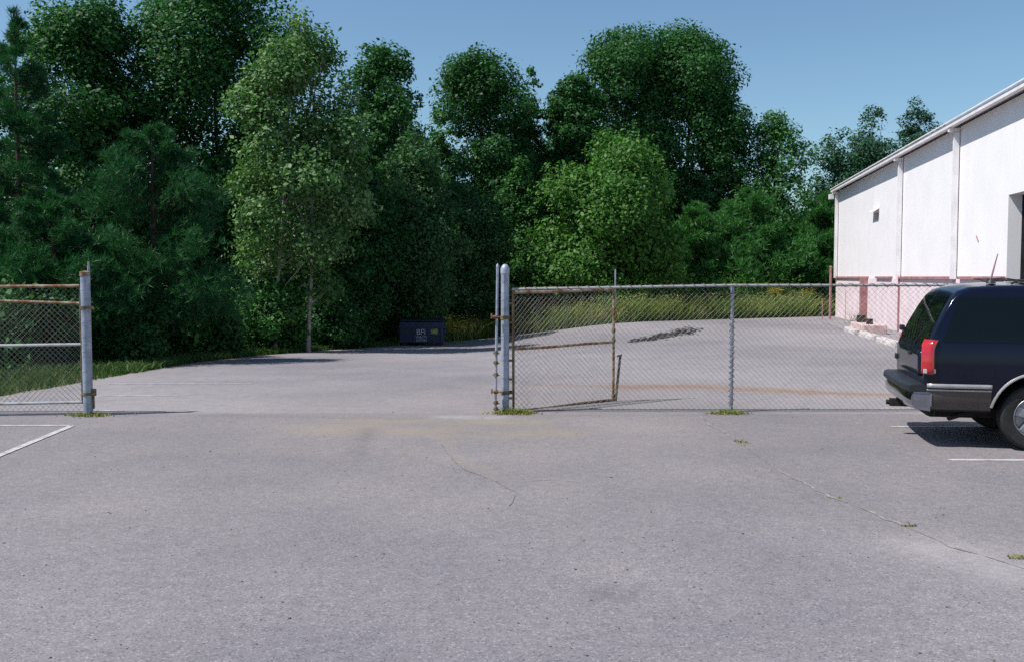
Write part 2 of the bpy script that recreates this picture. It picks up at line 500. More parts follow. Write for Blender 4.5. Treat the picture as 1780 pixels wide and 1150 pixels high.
mb = MB(); mb.box((7.95, -0.16, WZ / 2 + 0.02), (0.34, 0.26, WZ - 0.04)); mb.build('lower_pilaster', M['trim_red'], bld)
# roof, gutter, downspouts
mb = MB()
sl_ = 1.2 / (DEP / 2)
for y0, y1, s in ((-0.20, DEP / 2, 1), (DEP / 2, DEP + 0.20, -1)):
    z0 = EAVE + 0.08 + (y0 * sl_ if s > 0 else (DEP - y0) * sl_); z1 = EAVE + 0.08 + (y1 * sl_ if s > 0 else (DEP - y1) * sl_)
    a, b = -0.06, LEN + 0.06
    mb.add([(a, y0, z0), (b, y0, z0), (b, y1, z1), (a, y1, z1), (a, y0, z0 + 0.06), (b, y0, z0 + 0.06), (b, y1, z1 + 0.06), (a, y1, z1 + 0.06)],
           [(0, 3, 2, 1), (4, 5, 6, 7), (0, 1, 5, 4), (1, 2, 6, 5), (2, 3, 7, 6), (3, 0, 4, 7)])
mb.build('roof', M['gutter'], bld)
mb = MB(); mb.box((LEN / 2, -0.27, EAVE + 0.03), (LEN + 0.12, 0.13, 0.11)); mb.box((LEN / 2, -0.355, EAVE + 0.115), (LEN + 0.12, 0.03, 0.035))
mb.build('gutter', M['gutter'], bld)
for x in (0.25, 13.9, 20.75, 33.5):
    w_ = 0.12
    mb = MB(); mb.box((x, -0.10, (EAVE - 0.15 + (WZ if x > 1 else WZ)) / 2 + 0.0), (w_, 0.14, EAVE - 0.15 - WZ + 0.0))
    mb.box((x, -0.17, EAVE - 0.085), (w_, 0.28, 0.10))
    mb.build('downspout', M['gutter'], bld)
for x in (13.9, 20.75):
    mb = MB(); mb.box((x, -0.05, WZ / 2), (0.07, 0.08, WZ - 0.01)); mb.build('drain_pipe', M['trim_red'], bld)
# high wall opening with a little hood; door opening
mb = MB(); mb.box(((WI[0] + WI[1]) / 2, 0.28, (WI[2] + WI[3]) / 2), (WI[1] - WI[0], 0.02, WI[3] - WI[2])); op = mb.build('wall_vent', matt('vent_hood_shade', (0.10, 0.09, 0.095), 0.7), bld)  # vent backing coloured dark to stand for the shade under the hood
mb = MB(); mb.add([(WI[0] - .08, 0, WI[3] + .16), (WI[1] + .08, 0, WI[3] + .16), (WI[1] + .08, -0.22, WI[3] + .02), (WI[0] - .08, -0.22, WI[3] + .02),
                   (WI[0] - .08, 0, WI[3] + .12), (WI[1] + .08, 0, WI[3] + .12), (WI[1] + .08, -0.22, WI[3] - .02), (WI[0] - .08, -0.22, WI[3] - .02)],
                  [(0, 3, 2, 1), (4, 5, 6, 7), (0, 1, 5, 4), (1, 2, 6, 5), (2, 3, 7, 6), (3, 0, 4, 7)])
mb.build('hood', M['gutter'], op)
mb = MB()
a, b, h = DO
mb.add([(a, .3, 0), (b, .3, 0), (b, .3, h), (a, .3, h), (a, 5, 0), (b, 5, 0), (b, 5, h), (a, 5, h)],
       [(4, 5, 6, 7), (0, 4, 7, 3), (1, 2, 6, 5), (0, 1, 5, 4), (3, 7, 6, 2)])
mb.build('door_recess', M['inside'], bld)
mb = MB()
for k in range(5): mb.box((a + 0.9 + k * 0.9, 1.6, 1.9), (0.06, 0.06, 3.7))
for k in range(4): mb.box(((a + b) / 2, 1.66, 0.4 + k * 1.0), (b - a - 0.2, 0.05, 0.05))
mb.build('door_frame', matt('dark_grey_steel', (0.07, 0.07, 0.075), 0.6), bld)
mb = MB(); mb.box((-0.12, -0.30, 5.78), (0.34, 0.22, 0.24)); mb.tube([(0.05, -0.02, 5.9), (0.0, -0.2, 5.92)], 0.03)
wl = mb.build('floodlight', M['gutter'], bld, bevel=0.03)
mb = MB(); mb.tube([(0.9, -0.03, 5.86), (0.2, -0.03, 5.9), (0.05, -0.05, 5.9)], 0.018, 6); mb.build('conduit', M['gutter'], bld)
mb = MB(); mb.box((22.6, -0.012, 2.9), (0.22, 0.02, 0.03), M=Matrix.Rotation(R(40), 3, 'Y')); mb.build('rust_mark', M['trim_red'], bld)

def b2w(x, y, z=0.0):                      # a point of the building's own frame in the world
    return bld.matrix_basis @ Vector((x, y, z)) if False else Matrix.Translation(bld.location) @ Matrix.Rotation(BA, 4, 'Z') @ Vector((x, y, z))
# raised strip along the foot of the wall
mb = MB()
mb.add([b2w(7.0, 0.0, -.1), b2w(7.0, -1.6, -.1), b2w(46, -1.6, -.1), b2w(46, 0.0, -.1), b2w(7.0, 0.0, .05), b2w(7.0, -1.6, .02), b2w(46, -1.6, .02), b2w(46, 0, .05)],
       [(4, 5, 6, 7), (0, 1, 5, 4), (1, 2, 6, 5)])
tag(mb.build('pavement', matt('grey_apron', (0.24, 0.225, 0.235), 0.95, var=0.25, scale=4.0, bump=0.3, bscale=50, spec=0.2)), kind='structure')
for k, (x0, lab) in enumerate(((0, 'pale concrete wheel stop nearest the far corner of the warehouse'),
                               (1, 'pale concrete wheel stop in the middle of the row by the warehouse'),
                               (2, 'pale concrete wheel stop half hidden behind the back of the dark car'))):
    c = gr(*((1482, 578), (1512, 587), (1546, 598))[x0])
    mb = MB()
    n = 14
    vs = []; fs = []
    prof = [(-.13, 0), (-.115, .10), (-.07, .155), (.07, .155), (.115, .10), (.13, 0)]
    for i in range(n + 1):
        u = -1.22 + 2.44 * i / n
        j = random.uniform(-.012, .012)
        for y, z in prof: vs.append((u, y + random.uniform(-.006, .006), z + (j if z else 0)))
    for i in range(n):
        for j in range(5): fs.append((i * 6 + j, i * 6 + 6 + j, i * 6 + 7 + j, i * 6 + 1 + j))
    fs += [tuple(range(6)), tuple(n * 6 + j for j in range(6))[::-1]]
    mb.add(vs, fs)
    o = mb.build('wheel_stop', M['concrete'])
    o.location = c; o.rotation_euler = (0, 0, BA + random.uniform(-.03, .03))
    tag(o, lab, 'wheel stop', 'concrete wheel stops beside the warehouse')
# red pipe standing near the corner and a thin stake by it
p = b2w(3.2, -0.75)
t = tag(empty('bollard', p), 'tall thin rusty red pipe standing before the far corner of the warehouse', 'pipe post')
mb = MB(); mb.tube([(0, 0, 0), (0, 0, 2.35)], 0.055, 10); mb.build('pipe', M['trim_red'], t, smooth=40)
mb = MB(); mb.tube([(0, 0, 2.35), (0, 0, 2.42)], [0.07, 0.045], 10); mb.build('cap', M['trim_red'], t, smooth=40)
p = b2w(3.9, -1.2)
mb = MB(); mb.tube([(0, 0, 0), (0.02, 0, 0.5), (0.0, 0.02, 0.95)], 0.022, 6)
o = mb.build('stake', M['trim_red']); o.location = p
tag(o, 'short thin rusty stake beside the tall red pipe', 'stake')
p = gr(1502, 577)
t = tag(empty('concrete_block', p, BA), 'low pinkish concrete block with two stubby black pipes by the warehouse wall', 'concrete block')
mb = MB(); mb.box((0.7, 0, 0.14), (2.5, 0.75, 0.40)); mb.build('base', M['pink_conc'], t, bevel=0.03)
for x, r_ in ((0.0, 0.15), (1.5, 0.11)):
    mb = MB(); mb.tube([(x, -0.1, 0.30), (x, -0.1, 0.36 + r_ * 1.5)], r_, 14); mb.build('pipe_stub', M['black_pipe'], t, smooth=40)

# ------------------------------------------------------------------ chain-link fence, gate leaves, gate posts
def chain(mb, L, z0, z1, pitch=0.078, r=0.0017):
    """diamond mesh in the local x-z plane, 0..L by z0..z1, woven wires"""
    H = z1 - z0
    for sgn in (1, -1):
        k = -int(H / pitch) - 1
        while k * pitch < L + H:
            x0 = k * pitch
            a = max(0.0, -x0); b = min(H, L - x0)
            if sgn < 0: pass
            if b - a > 0.02:
                n = max(1, int((b - a) / 0.5))
                if sgn > 0: P = [(x0 + a + (b - a) * i / n, 0.003 + random.uniform(-.004, .004), z0 + a + (b - a) * i / n) for i in range(n + 1)]
                else:       P = [(L - (x0 + a + (b - a) * i / n), -0.003 + random.uniform(-.004, .004), z0 + a + (b - a) * i / n) for i in range(n + 1)]
                mb.tube(P, r, 3, cap=False)
            k += 1

post_l = gr(153, 721); post_r = gr(878, 715.5); post_m = gr(1272, 715.5)
FY = post_m.y
RZ = at(1272, 496, FY).z                   # rail height of the right hand fence

def wrap_wire(A, B, r, parent, step=0.15):
    """a tie wire wound along a pipe"""
    A = Vector(A); B = Vector(B); d = B - A; u = d.normalized(); p = u.orthogonal(); q = u.cross(p)
    n = int(d.length / step * 8); mb = MB()
    mb.tube([A + d * (i / n) + (p * math.cos(i * math.pi / 4) + q * math.sin(i * math.pi / 4)) * (r + .0025) for i in range(n + 1)], .0042, 4)
    mb.build('wrap_wire', M['rusty_dark'], parent)
# -- right fence
fence = tag(empty('chain_link_fence', (post_r.x, FY, 0)), 'long chain link fence from the centre gate post to behind the dark car', 'fence')
FL = 9.6
mb = MB(); chain(mb, FL, 0.03, RZ - 0.02); mb.build('chain_mesh', M['wire'], fence)
def wrapped_rail(mb, A, B, r):
    A = Vector(A); B = Vector(B); d = B - A
    mb.tube([A, B], r, 8)
mb = MB(); wrapped_rail(mb, (0.10, 0, RZ - 0.055), (post_m.x - post_r.x, 0, RZ), 0.018); wrapped_rail(mb, (post_m.x - post_r.x, 0, RZ), (FL, 0, RZ), 0.018)
tr = mb.build('top_rail', M['galv_thin'], fence, smooth=40)
wrap_wire((0.10, 0, RZ - 0.055), (post_m.x - post_r.x, 0, RZ), 0.018, tr); wrap_wire((post_m.x - post_r.x, 0, RZ), (FL, 0, RZ), 0.018, tr)
for x in (post_m.x - post_r.x, post_m.x - post_r.x + 3.05, post_m.x - post_r.x + 6.1):
    mb = MB(); mb.tube([(x, 0.045, -0.1), (x, 0.045, RZ + 0.02)], 0.026, 10)
    o = mb.build('line_post', M['galv'], fence, smooth=40)
    wrap_wire((x, 0.045, 0.1), (x, 0.045, RZ - .05), 0.026, o, 0.085)
mb = MB()
mb.tube([(0, 0, 0.035), (FL, 0, 0.03)], 0.004, 4); mb.build('bottom_wire', M['wire'], fence)
mb = MB(); mb.tube([(0.11, 0, 0.02), (0.10, 0, RZ - 0.06)], 0.007, 6)
for k in range(6): mb.box((0.085, 0, 0.2 + k * 0.27), (0.06, 0.03, 0.03))
mb.build('tension_bar', M['rusty_dark'], fence, smooth=40)

# -- gate leaf swung back from the right hand post
def gate_leaf(name, label, A, B, z0, z1, mid, mats, group=None):
    A = Vector(A); B = Vector(B); d = B - A; L = d.to_2d().length; dz = d.z
    g = tag(empty(name, A, math.atan2(d.y, d.x)), label, 'gate', group)
    tilt = lambda x, z: (x, 0, z + dz * x / L)
    mb = MB(); chain(mb, L, z0, z1 - 0.02)
    for i, v in enumerate(mb.v): mb.v[i] = (v[0], v[1], v[2] + dz * v[0] / L)
    mb.build('chain_mesh', M['wire'], g)
    for z, mt in zip((z1, mid, z0), mats):
        mb = MB(); mb.tube([tilt(0, z), tilt(L * .33, z - .008), tilt(L * .7, z + .004), tilt(L, z)], 0.021, 8); mb.build('rail', mt, g, smooth=40)
    for x in (0.0, L):
        mb = MB(); mb.tube([tilt(x, z0 - 0.025), tilt(x, z1 + 0.025)], 0.013 if x == 0 else 0.021, 8)
        mb.build('stile', mats[3] if x == 0 else mats[4], g, smooth=40)
    return g, L, dz
hinge = gr(893, 716); free = at(1066, 695, 15.2)
gA = Vector((hinge.x, FY + 0.10, 0)); gB = Vector((free.x, 15.2, 0))
top = at(900, 507, gA.y).z; bot = at(900, 714, gA.y).z
bot_f = at(1066, 694, 15.2).z
g, L, dz = gate_leaf('chain_link_gate', 'rusty chain link gate leaf swung open behind the fence at the centre gate post', gA, (gB.x, gB.y, bot_f - bot), bot, top - 0.01, at(900, 606, gA.y).z,
                     (M['rusty'], M['rusty'], M['rusty_dark'], M['rusty_dark'], M['rusty']))
mb = MB(); mb.tube([(L + 0.03, 0.0, top - 0.2), (L + 0.03, 0, top + 0.33)], 0.011, 8); mb.build('pole_extension', M['galv'], g, smooth=40)
mb = MB(); mb.tube([(L + 0.115, -0.03, bot + 0.71), (L + 0.02, -0.03, bot - 0.01)], 0.020, 8); mb.tube([(L + 0.06, -0.03, bot + 0.70), (L + 0.14, -0.03, bot + 0.715)], 0.018, 6)
mb.build('drop_rod', M['rusty_dark'], g, smooth=40)
for z in (0.08, 0.95, 1.1):
    mb = MB(); mb.tube([(L, 0, bot + z - 0.03), (L, 0, bot + z + 0.03)], 0.03, 8); mb.build('rod_clamp', M['rusty_dark'], g, smooth=40)

# -- big gate posts
def collar(mb, x, y, z, r, h=0.03, n=14): mb.tube([(x, y, z - h / 2), (x, y, z + h / 2)], r, n)
def gate_post(loc, label, h, r, dome=True):
    t = tag(empty('gate_post', loc), label, 'gate post', 'thick galvanised gate posts')
    mb = MB(); mb.tube([(0, 0, -0.12), (0, 0, h)], r, 18); mb.build('pole', M['galv'], t, smooth=40)
    mb = MB()
    mb.lathe([(r + .006, h - .07), (r + .006, h), (r * .85, h + .035), (r * .5, h + .06), (0.001, h + .068)] if dome else [(r + .008, h - .05), (r + .008, h + .01), (0.001, h + .025)], 18)
    mb.build('cap', M['galv'] if dome else M['rusty'], t, smooth=50)
    return t
hr = at(878, 460, post_r.y).z - 0.06
gp = gate_post((post_r.x, post_r.y, 0), 'thick galvanised gate post with a domed cap in the centre beside a thin pipe', hr, 0.058)
for z in (0.28, 1.35):
    mb = MB(); collar(mb, 0, 0, z, 0.068, 0.05); mb.box((0.085, 0.05, z), (0.10, 0.05, 0.045)); mb.build('hinge', M['rusty_dark'], gp, smooth=40)
for z in (0.5, 0.75, 1.1, 1.6, 1.85):
    mb = MB(); collar(mb, 0, 0, z, 0.061, 0.016); mb.build('band', M['galv'], gp, smooth=40)
# thin pipe strapped beside it
pp = gr(861, 717)
tp = tag(empty('pipe_post', (pp.x, pp.y, 0)), 'thin upright galvanised pipe strapped beside the centre gate post', 'pipe post')
mb = MB(); mb.tube([(0, 0, -0.05), (0.035, 0, at(868, 458, pp.y).z - 0.04)], 0.019, 10); mb.build('pipe', M['galv'], tp, smooth=40)
hp = at(868, 458, pp.y).z
mb = MB(); mb.lathe([(0.022, hp - .06), (0.022, hp - .03), (0.001, hp)], 10, Matrix.Translation((0.035, 0, 0))); mb.build('cap', M['galv'], tp, smooth=40)
for z in (0.30, 1.36):
    mb = MB(); collar(mb, 0.01, 0, z, 0.034, 0.045); mb.tube([(-.06, -.035, z + .01), (.10, -.04, z)], 0.009, 6); mb.tube([(-.05, -.03, z - .02), (-.05, -.03, z + .05)], 0.012, 6)
    mb.build('clamp', M['rusty'], tp, smooth=40)
for z in (0.06, 0.15, 0.55, 0.72, 0.86):
    mb = MB(); mb.tube([(-0.03, -0.02, z), (0.06, -0.03, z - 0.01)], 0.010, 6); mb.tube([(0.01, -0.02, z - 0.025), (0.01, -0.02, z + .025)], 0.030, 8)
    mb.build('tie', M['rusty_dark'], tp, smooth=40)

hl = at(150, 470, post_l.y).z
gp = gate_post((post_l.x, post_l.y, 0), 'thick galvanised gate post with a rusty flat cap at the left side of the opening', hl - 0.03, 0.060, dome=False)
mb = MB(); mb.tube([(0.035, 0.05, 0.05), (0.035, 0.05, hl + 0.06)], 0.020, 8); mb.tube([(0.035, 0.05, hl + 0.05), (0.035, 0.05, hl + 0.12)], 0.012, 8)
mb.build('side_pipe', M['galv'], gp, smooth=40)
for z in (0.30, 1.50):
    mb = MB(); collar(mb, 0, 0, z, 0.069, 0.04); mb.box((0.08, -.01, z), (0.07, 0.05, 0.04)); mb.build('hinge', M['rusty_dark'], gp, smooth=40)
mb = MB(); mb.box((0.085, 0.02, 0.32), (0.05, 0.05, 0.10)); mb.box((0.075, 0.02, 0.20), (0.025, 0.03, 0.22)); mb.build('latch', M['rusty_dark'], gp, bevel=0.006)
for z in (0.62, 0.9, 1.1, 1.3, 1.75):
    mb = MB(); collar(mb, 0, 0, z, 0.063, 0.016); mb.build('band', M['galv'], gp, smooth=40)

# -- left gate leaf and the fence behind it
lx = post_l.x - 0.10; ly = post_l.y + 0.06
def zl(py): return at(140, py, ly).z
gl, L2, dz2 = gate_leaf('chain_link_gate', 'chain link gate leaf with pale rails folded against the fence left of the opening', (lx, ly, 0), (lx - 3.0, ly - 0.35, -0.0),
          zl(698), zl(497), zl(598), (M['rusty'], M['galv_thin'], M['galv_thin'], M['rusty_dark'], M['galv_thin']))
fl = tag(empty('chain_link_fence', (post_l.x, post_l.y + 0.14, 0), math.pi), 'sagging chain link fence run at the left edge behind the folded gate leaf', 'fence')
H = zl(528)
mb = MB(); chain(mb, 7.0, 0.03, H - 0.01); mb.build('chain_mesh', M['wire'], fl)
mb = MB(); wrapped_rail(mb, (0.08, 0, H), (1.2, 0, H + 0.035), 0.020); wrapped_rail(mb, (1.2, 0, H + 0.035), (7.0, 0, H + 0.06), 0.020); mb.build('top_rail', M['rusty'], fl, smooth=40)
for x in (3.0, 6.0):
    mb = MB(); mb.tube([(x, -0.045, -0.1), (x, -0.045, H + 0.05)], 0.026, 10); mb.build('line_post', M['galv'], fl, smooth=40)
mb = MB(); mb.tube([(0.10, 0, 0.03), (0.10, 0, H)], 0.010, 6)
for k in range(4): mb.box((0.06, 0, 0.2 + k * 0.4), (0.07, 0.02, 0.025))
mb.build('tension_bar', M['galv_thin'], fl, smooth=40)

# ------------------------------------------------------------------ the skip by the trees
M['navy'] = matt('navy_steel', (0.020, 0.030, 0.085), 0.45, c2=(0.03, 0.03, 0.04), scale=4.0, bump=0.15, bscale=8)
M['navy_lid'] = matt('dark_plastic_lid', (0.02, 0.022, 0.032), 0.5)
M['letter'] = matt('white_lettering', (0.48, 0.49, 0.58), 0.6, var=0.4, scale=9.0)
M['yellow'] = matt('faded_yellow_sticker', (0.38, 0.36, 0.10), 0.6, var=0.5, scale=12.0)
d0 = gr(733, 600)
scale_d = 76 / 1700 * d0.y / 1.0
dmp = tag(empty('dumpster', (d0.x, d0.y + 0.5, d0.z), R(-3)), 'dark blue steel dumpster with white lettering at the edge of the trees', 'dumpster')
W_ = scale_d; HH = 0.93
mb = MB()
prof = [(-.48, 0.10), (-.48, 0.72), (-.42, HH), (.52, HH + .06), (.52, 0.10)]
vs = [(sx * W_ / 2, y, z) for sx in (-1, 1) for y, z in prof]
mb.add(vs, [(0, 1, 2, 3, 4), (9, 8, 7, 6, 5)] + [(i, i + 5, (i + 1) % 5 + 5, (i + 1) % 5) for i in range(5)])
mb.build('body', M['navy'], dmp, bevel=0.02)
for sx in (-0.47, -0.16, 0.17, 0.47):
    mb = MB(); mb.box((sx * W_, -.505, 0.40), (0.07, 0.05, 0.58)); mb.build('rib', M['navy'], dmp, bevel=0.008)
mb = MB(); mb.box((0, -.50, HH - .21), (W_ + .05, .06, .07)); mb.build('rim', M['navy'], dmp, bevel=0.01)
for sx in (-1, 1):
    mb = MB(); mb.box((sx * W_ / 4, 0.04, HH + .07), (W_ / 2 - .02, 1.02, 0.035), M=Matrix.Rotation(R(3.6), 3, 'X')); mb.box((sx * W_ / 4, -.44, HH + .045), (W_ / 2 - .1, .05, .05))
    mb.build('lid', M['navy_lid'], dmp, bevel=0.012)
    mb = MB(); mb.box((sx * (W_ / 2 + .05), 0, 0.55), (0.08, 0.75, 0.16)); mb.build('lifting_pocket', M['navy'], dmp, bevel=0.01)
    for y in (-.36, .4):
        mb = MB(); mb.box((sx * W_ * .4, y, 0.05), (0.16, 0.14, 0.10)); mb.build('foot', M['navy_lid'], dmp, bevel=0.01)
def text(s, size, loc, parent, mat, name='lettering', rx=90):
    cu = bpy.data.curves.new(name, 'FONT'); cu.body = s; cu.size = size; cu.align_x = 'CENTER'; cu.extrude = 0.004; cu.offset = size * 0.012
    o = bpy.data.objects.new(name, cu); COL.objects.link(o)
    me = bpy.data.meshes.new_from_object(o.evaluated_get(bpy.context.evaluated_depsgraph_get()))
    bpy.data.objects.remove(o)
    o = link(name, me, mat, parent); o.location = loc; o.rotation_euler = (R(rx), 0, 0)
    return o
text('BFI', 0.30, (0.0, -0.492, 0.44), dmp, M['letter'])
text('WASTE', 0.15, (0.02, -0.492, 0.29), dmp, M['letter'])
text('SYSTEMS', 0.13, (0.04, -0.492, 0.165), dmp, M['letter'])
mb = MB(); mb.box((W_ * 0.31, -.49, 0.56), (0.28, 0.012, 0.19)); mb.build('sticker', M['yellow'], dmp)

# ------------------------------------------------------------------ the dark car (local x: tail to nose, -y: near side)
M['car_paint'] = matt('dark_navy_car_paint', (0.0035, 0.005, 0.016), 0.16, var=0.1, scale=2.0, spec=0.38)
M['tint'] = matt('tinted_glass', (0.003, 0.005, 0.005), 0.05, var=0.0, spec=0.35)
M['chrome'] = matt('chrome', (0.36, 0.39, 0.44), 0.12, 1.0, var=0.25, scale=6.0)
M['cladding'] = matt('grey_tan_lower_paint', (0.085, 0.075, 0.066), 0.5, 0.2, var=0.2, scale=3.0)
M['moulding'] = matt('silver_moulding', (0.45, 0.435, 0.43), 0.35, 0.5, var=0.15, scale=5.0)
M['rubber'] = matt('black_rubber', (0.018, 0.018, 0.019), 0.75, var=0.3, scale=20, bump=0.2, bscale=80)
M['black_plastic'] = matt('black_plastic', (0.02, 0.022, 0.028), 0.5, var=0.2)
M['under'] = matt('underbody', (0.02, 0.018, 0.016), 0.9, var=0.4)
M['lamp_red'] = matt('red_lamp_lens', (0.42, 0.012, 0.018), 0.15, var=0.15, scale=30, spec=0.6, coat=0.6)
M['lamp_clear'] = matt('clear_lamp_lens', (0.55, 0.52, 0.5), 0.15, var=0.1, coat=0.6)
M['alloy'] = matt('alloy_wheel', (0.29, 0.30, 0.32), 0.4, 0.6, var=0.2, scale=8)

wc = gr(1800, 784)                          # near rear wheel on the ground
CH = -math.atan2(0.22, 0.975)
RA, FA, WR, TRACK = 1.18, 4.16, 0.375, 0.82  # axles, wheel radius, half track
car = empty('parked_car', (0, 0, 0), CH)
off = Matrix.Rotation(CH, 3, 'Z') @ Vector((RA, -TRACK - 0.10, 0))
car.location = (wc.x - off.x, wc.y - off.y, 0)
tag(car, 'dark navy estate car with tinted windows parked before the warehouse', 'car')

def roofz(x):
    P = [(0, 1.13), (.03, 1.19), (.12, 1.40), (.22, 1.60), (.30, 1.73), (.37, 1.80), (.50, 1.842), (.8, 1.862), (1.6, 1.872), (2.6, 1.85), (3.0, 1.81), (3.12, 1.76), (3.62, 1.28), (3.72, 1.19), (3.9, 1.15), (4.6, 1.09), (4.95, 1.03), (5.05, .97), (5.10, .85)]
    return float(np.interp(x, [p[0] for p in P], [p[1] for p in P]))
def halfw(z):
    return float(np.interp(z, [.42, .55, .70, .85, 1.0, 1.13, 1.25, 1.76, 1.9], [.90, .955, .972, .980, .978, .965, .945, .800, .77]))
XS = [0, .012, .03, .075, .12, .17, .22, .26, .30, .335, .37, .43, .5, .62, .8] + list(np.arange(1.0, 3.0, .2)) + [3.0, 3.06, 3.12, 3.25, 3.4, 3.55, 3.62, 3.72, 3.8, 3.9, 4.1, 4.3, 4.6, 4.8, 4.95, 5.0, 5.05, 5.08, 5.10]
def section(x):
    zt = roofz(x)
    tw = 1 - .045 * math.exp(-x / .05) - .13 * math.exp(-(5.10 - x) / .16)
    zc = zt - (.10 if x < 3.7 else .07)
    S = [(0, .42)]
    for z in np.linspace(.42, zc, 16): S.append((halfw(z) * tw, z))
    h0 = halfw(zc) * tw
    rr = .14
    zs = zt - .03
    for k in range(1, 8):
        g = k / 7 * math.pi / 2
        S.append((h0 - rr * (1 - math.cos(g)), zc + (zs - zc) * math.sin(g)))
    for k in (1, 2, 3): S.append(((h0 - rr) * (1 - k / 3), zs + .03 * (1 - (1 - k / 3) ** 2)))
    return S
mb = MB()
rows = []
for x in XS:
    S = section(x)
    rows.append([(x, -y, z) for y, z in S] + [(x, y, z) for y, z in S[::-1][1:-1]])
m_ = len(rows[0])
mb.add([p for r in rows for p in r], [(i * m_ + j, i * m_ + (j + 1) % m_, (i + 1) * m_ + (j + 1) % m_, (i + 1) * m_ + j) for i in range(len(rows) - 1) for j in range(m_)]
       + [tuple(range(m_))[::-1], tuple((len(rows) - 1) * m_ + j for j in range(m_))])
body = mb.build('body', M['car_paint'])
cut = MB()
for xa in (RA, FA):
    for s in (-1, 1):
        cut.tube([(xa, s * .45, WR + .02), (xa, s * 1.3, WR + .02)], .47, 40)
cu = cut.build('cutter', M['under'])
bm_ = body.modifiers.new('b', 'BOOLEAN'); bm_.operation = 'DIFFERENCE'; bm_.object = cu; bm_.solver = 'EXACT'
dg = bpy.context.evaluated_depsgraph_get()
me = bpy.data.meshes.new_from_object(body.evaluated_get(dg))
bpy.data.objects.remove(body); bpy.data.objects.remove(cu)
body = link('body', me, None, car, smooth=32)
bvh = BVHTree.FromPolygons([v.co for v in me.vertices], [p.vertices for p in me.polygons])
def patch(name, quad, axis, mat, n=10, m=10, lift=0.005, parent=None, side=-1, thick=0.0):
    """sheet laid on the body: quad = four corners (x,z) for the side or (y,z) for the tail"""
    q = [Vector(c) for c in quad]
    vs = []
    for i in range(n + 1):
        for j in range(m + 1):
            u, v = i / n, j / m
            p = (q[0] * (1 - u) + q[1] * u) * (1 - v) + (q[3] * (1 - u) + q[2] * u) * v
            if axis == 'y': o = Vector((p.x, side * 3, p.y)); d = Vector((0, -side, 0))
            elif axis == 'x': o = Vector((-3, p.x, p.y)); d = Vector((1, 0, 0))
            else: o = Vector((9, p.x, p.y)); d = Vector((-1, 0, 0))
            hit = bvh.ray_cast(o, d)
            h = hit[0] if hit[0] is not None else o + d * 2
            vs.append(h - d * lift)
    k = m + 1
    mb = MB(); mb.add(vs, [(i * k + j, i * k + j + 1, (i + 1) * k + j + 1, (i + 1) * k + j) for i in range(n) for j in range(m)])
    o = mb.build(name, mat, parent or car, smooth=40)
    if thick:
        s = o.modifiers.new('t', 'SOLIDIFY'); s.thickness = thick; s.offset = 0
    return o
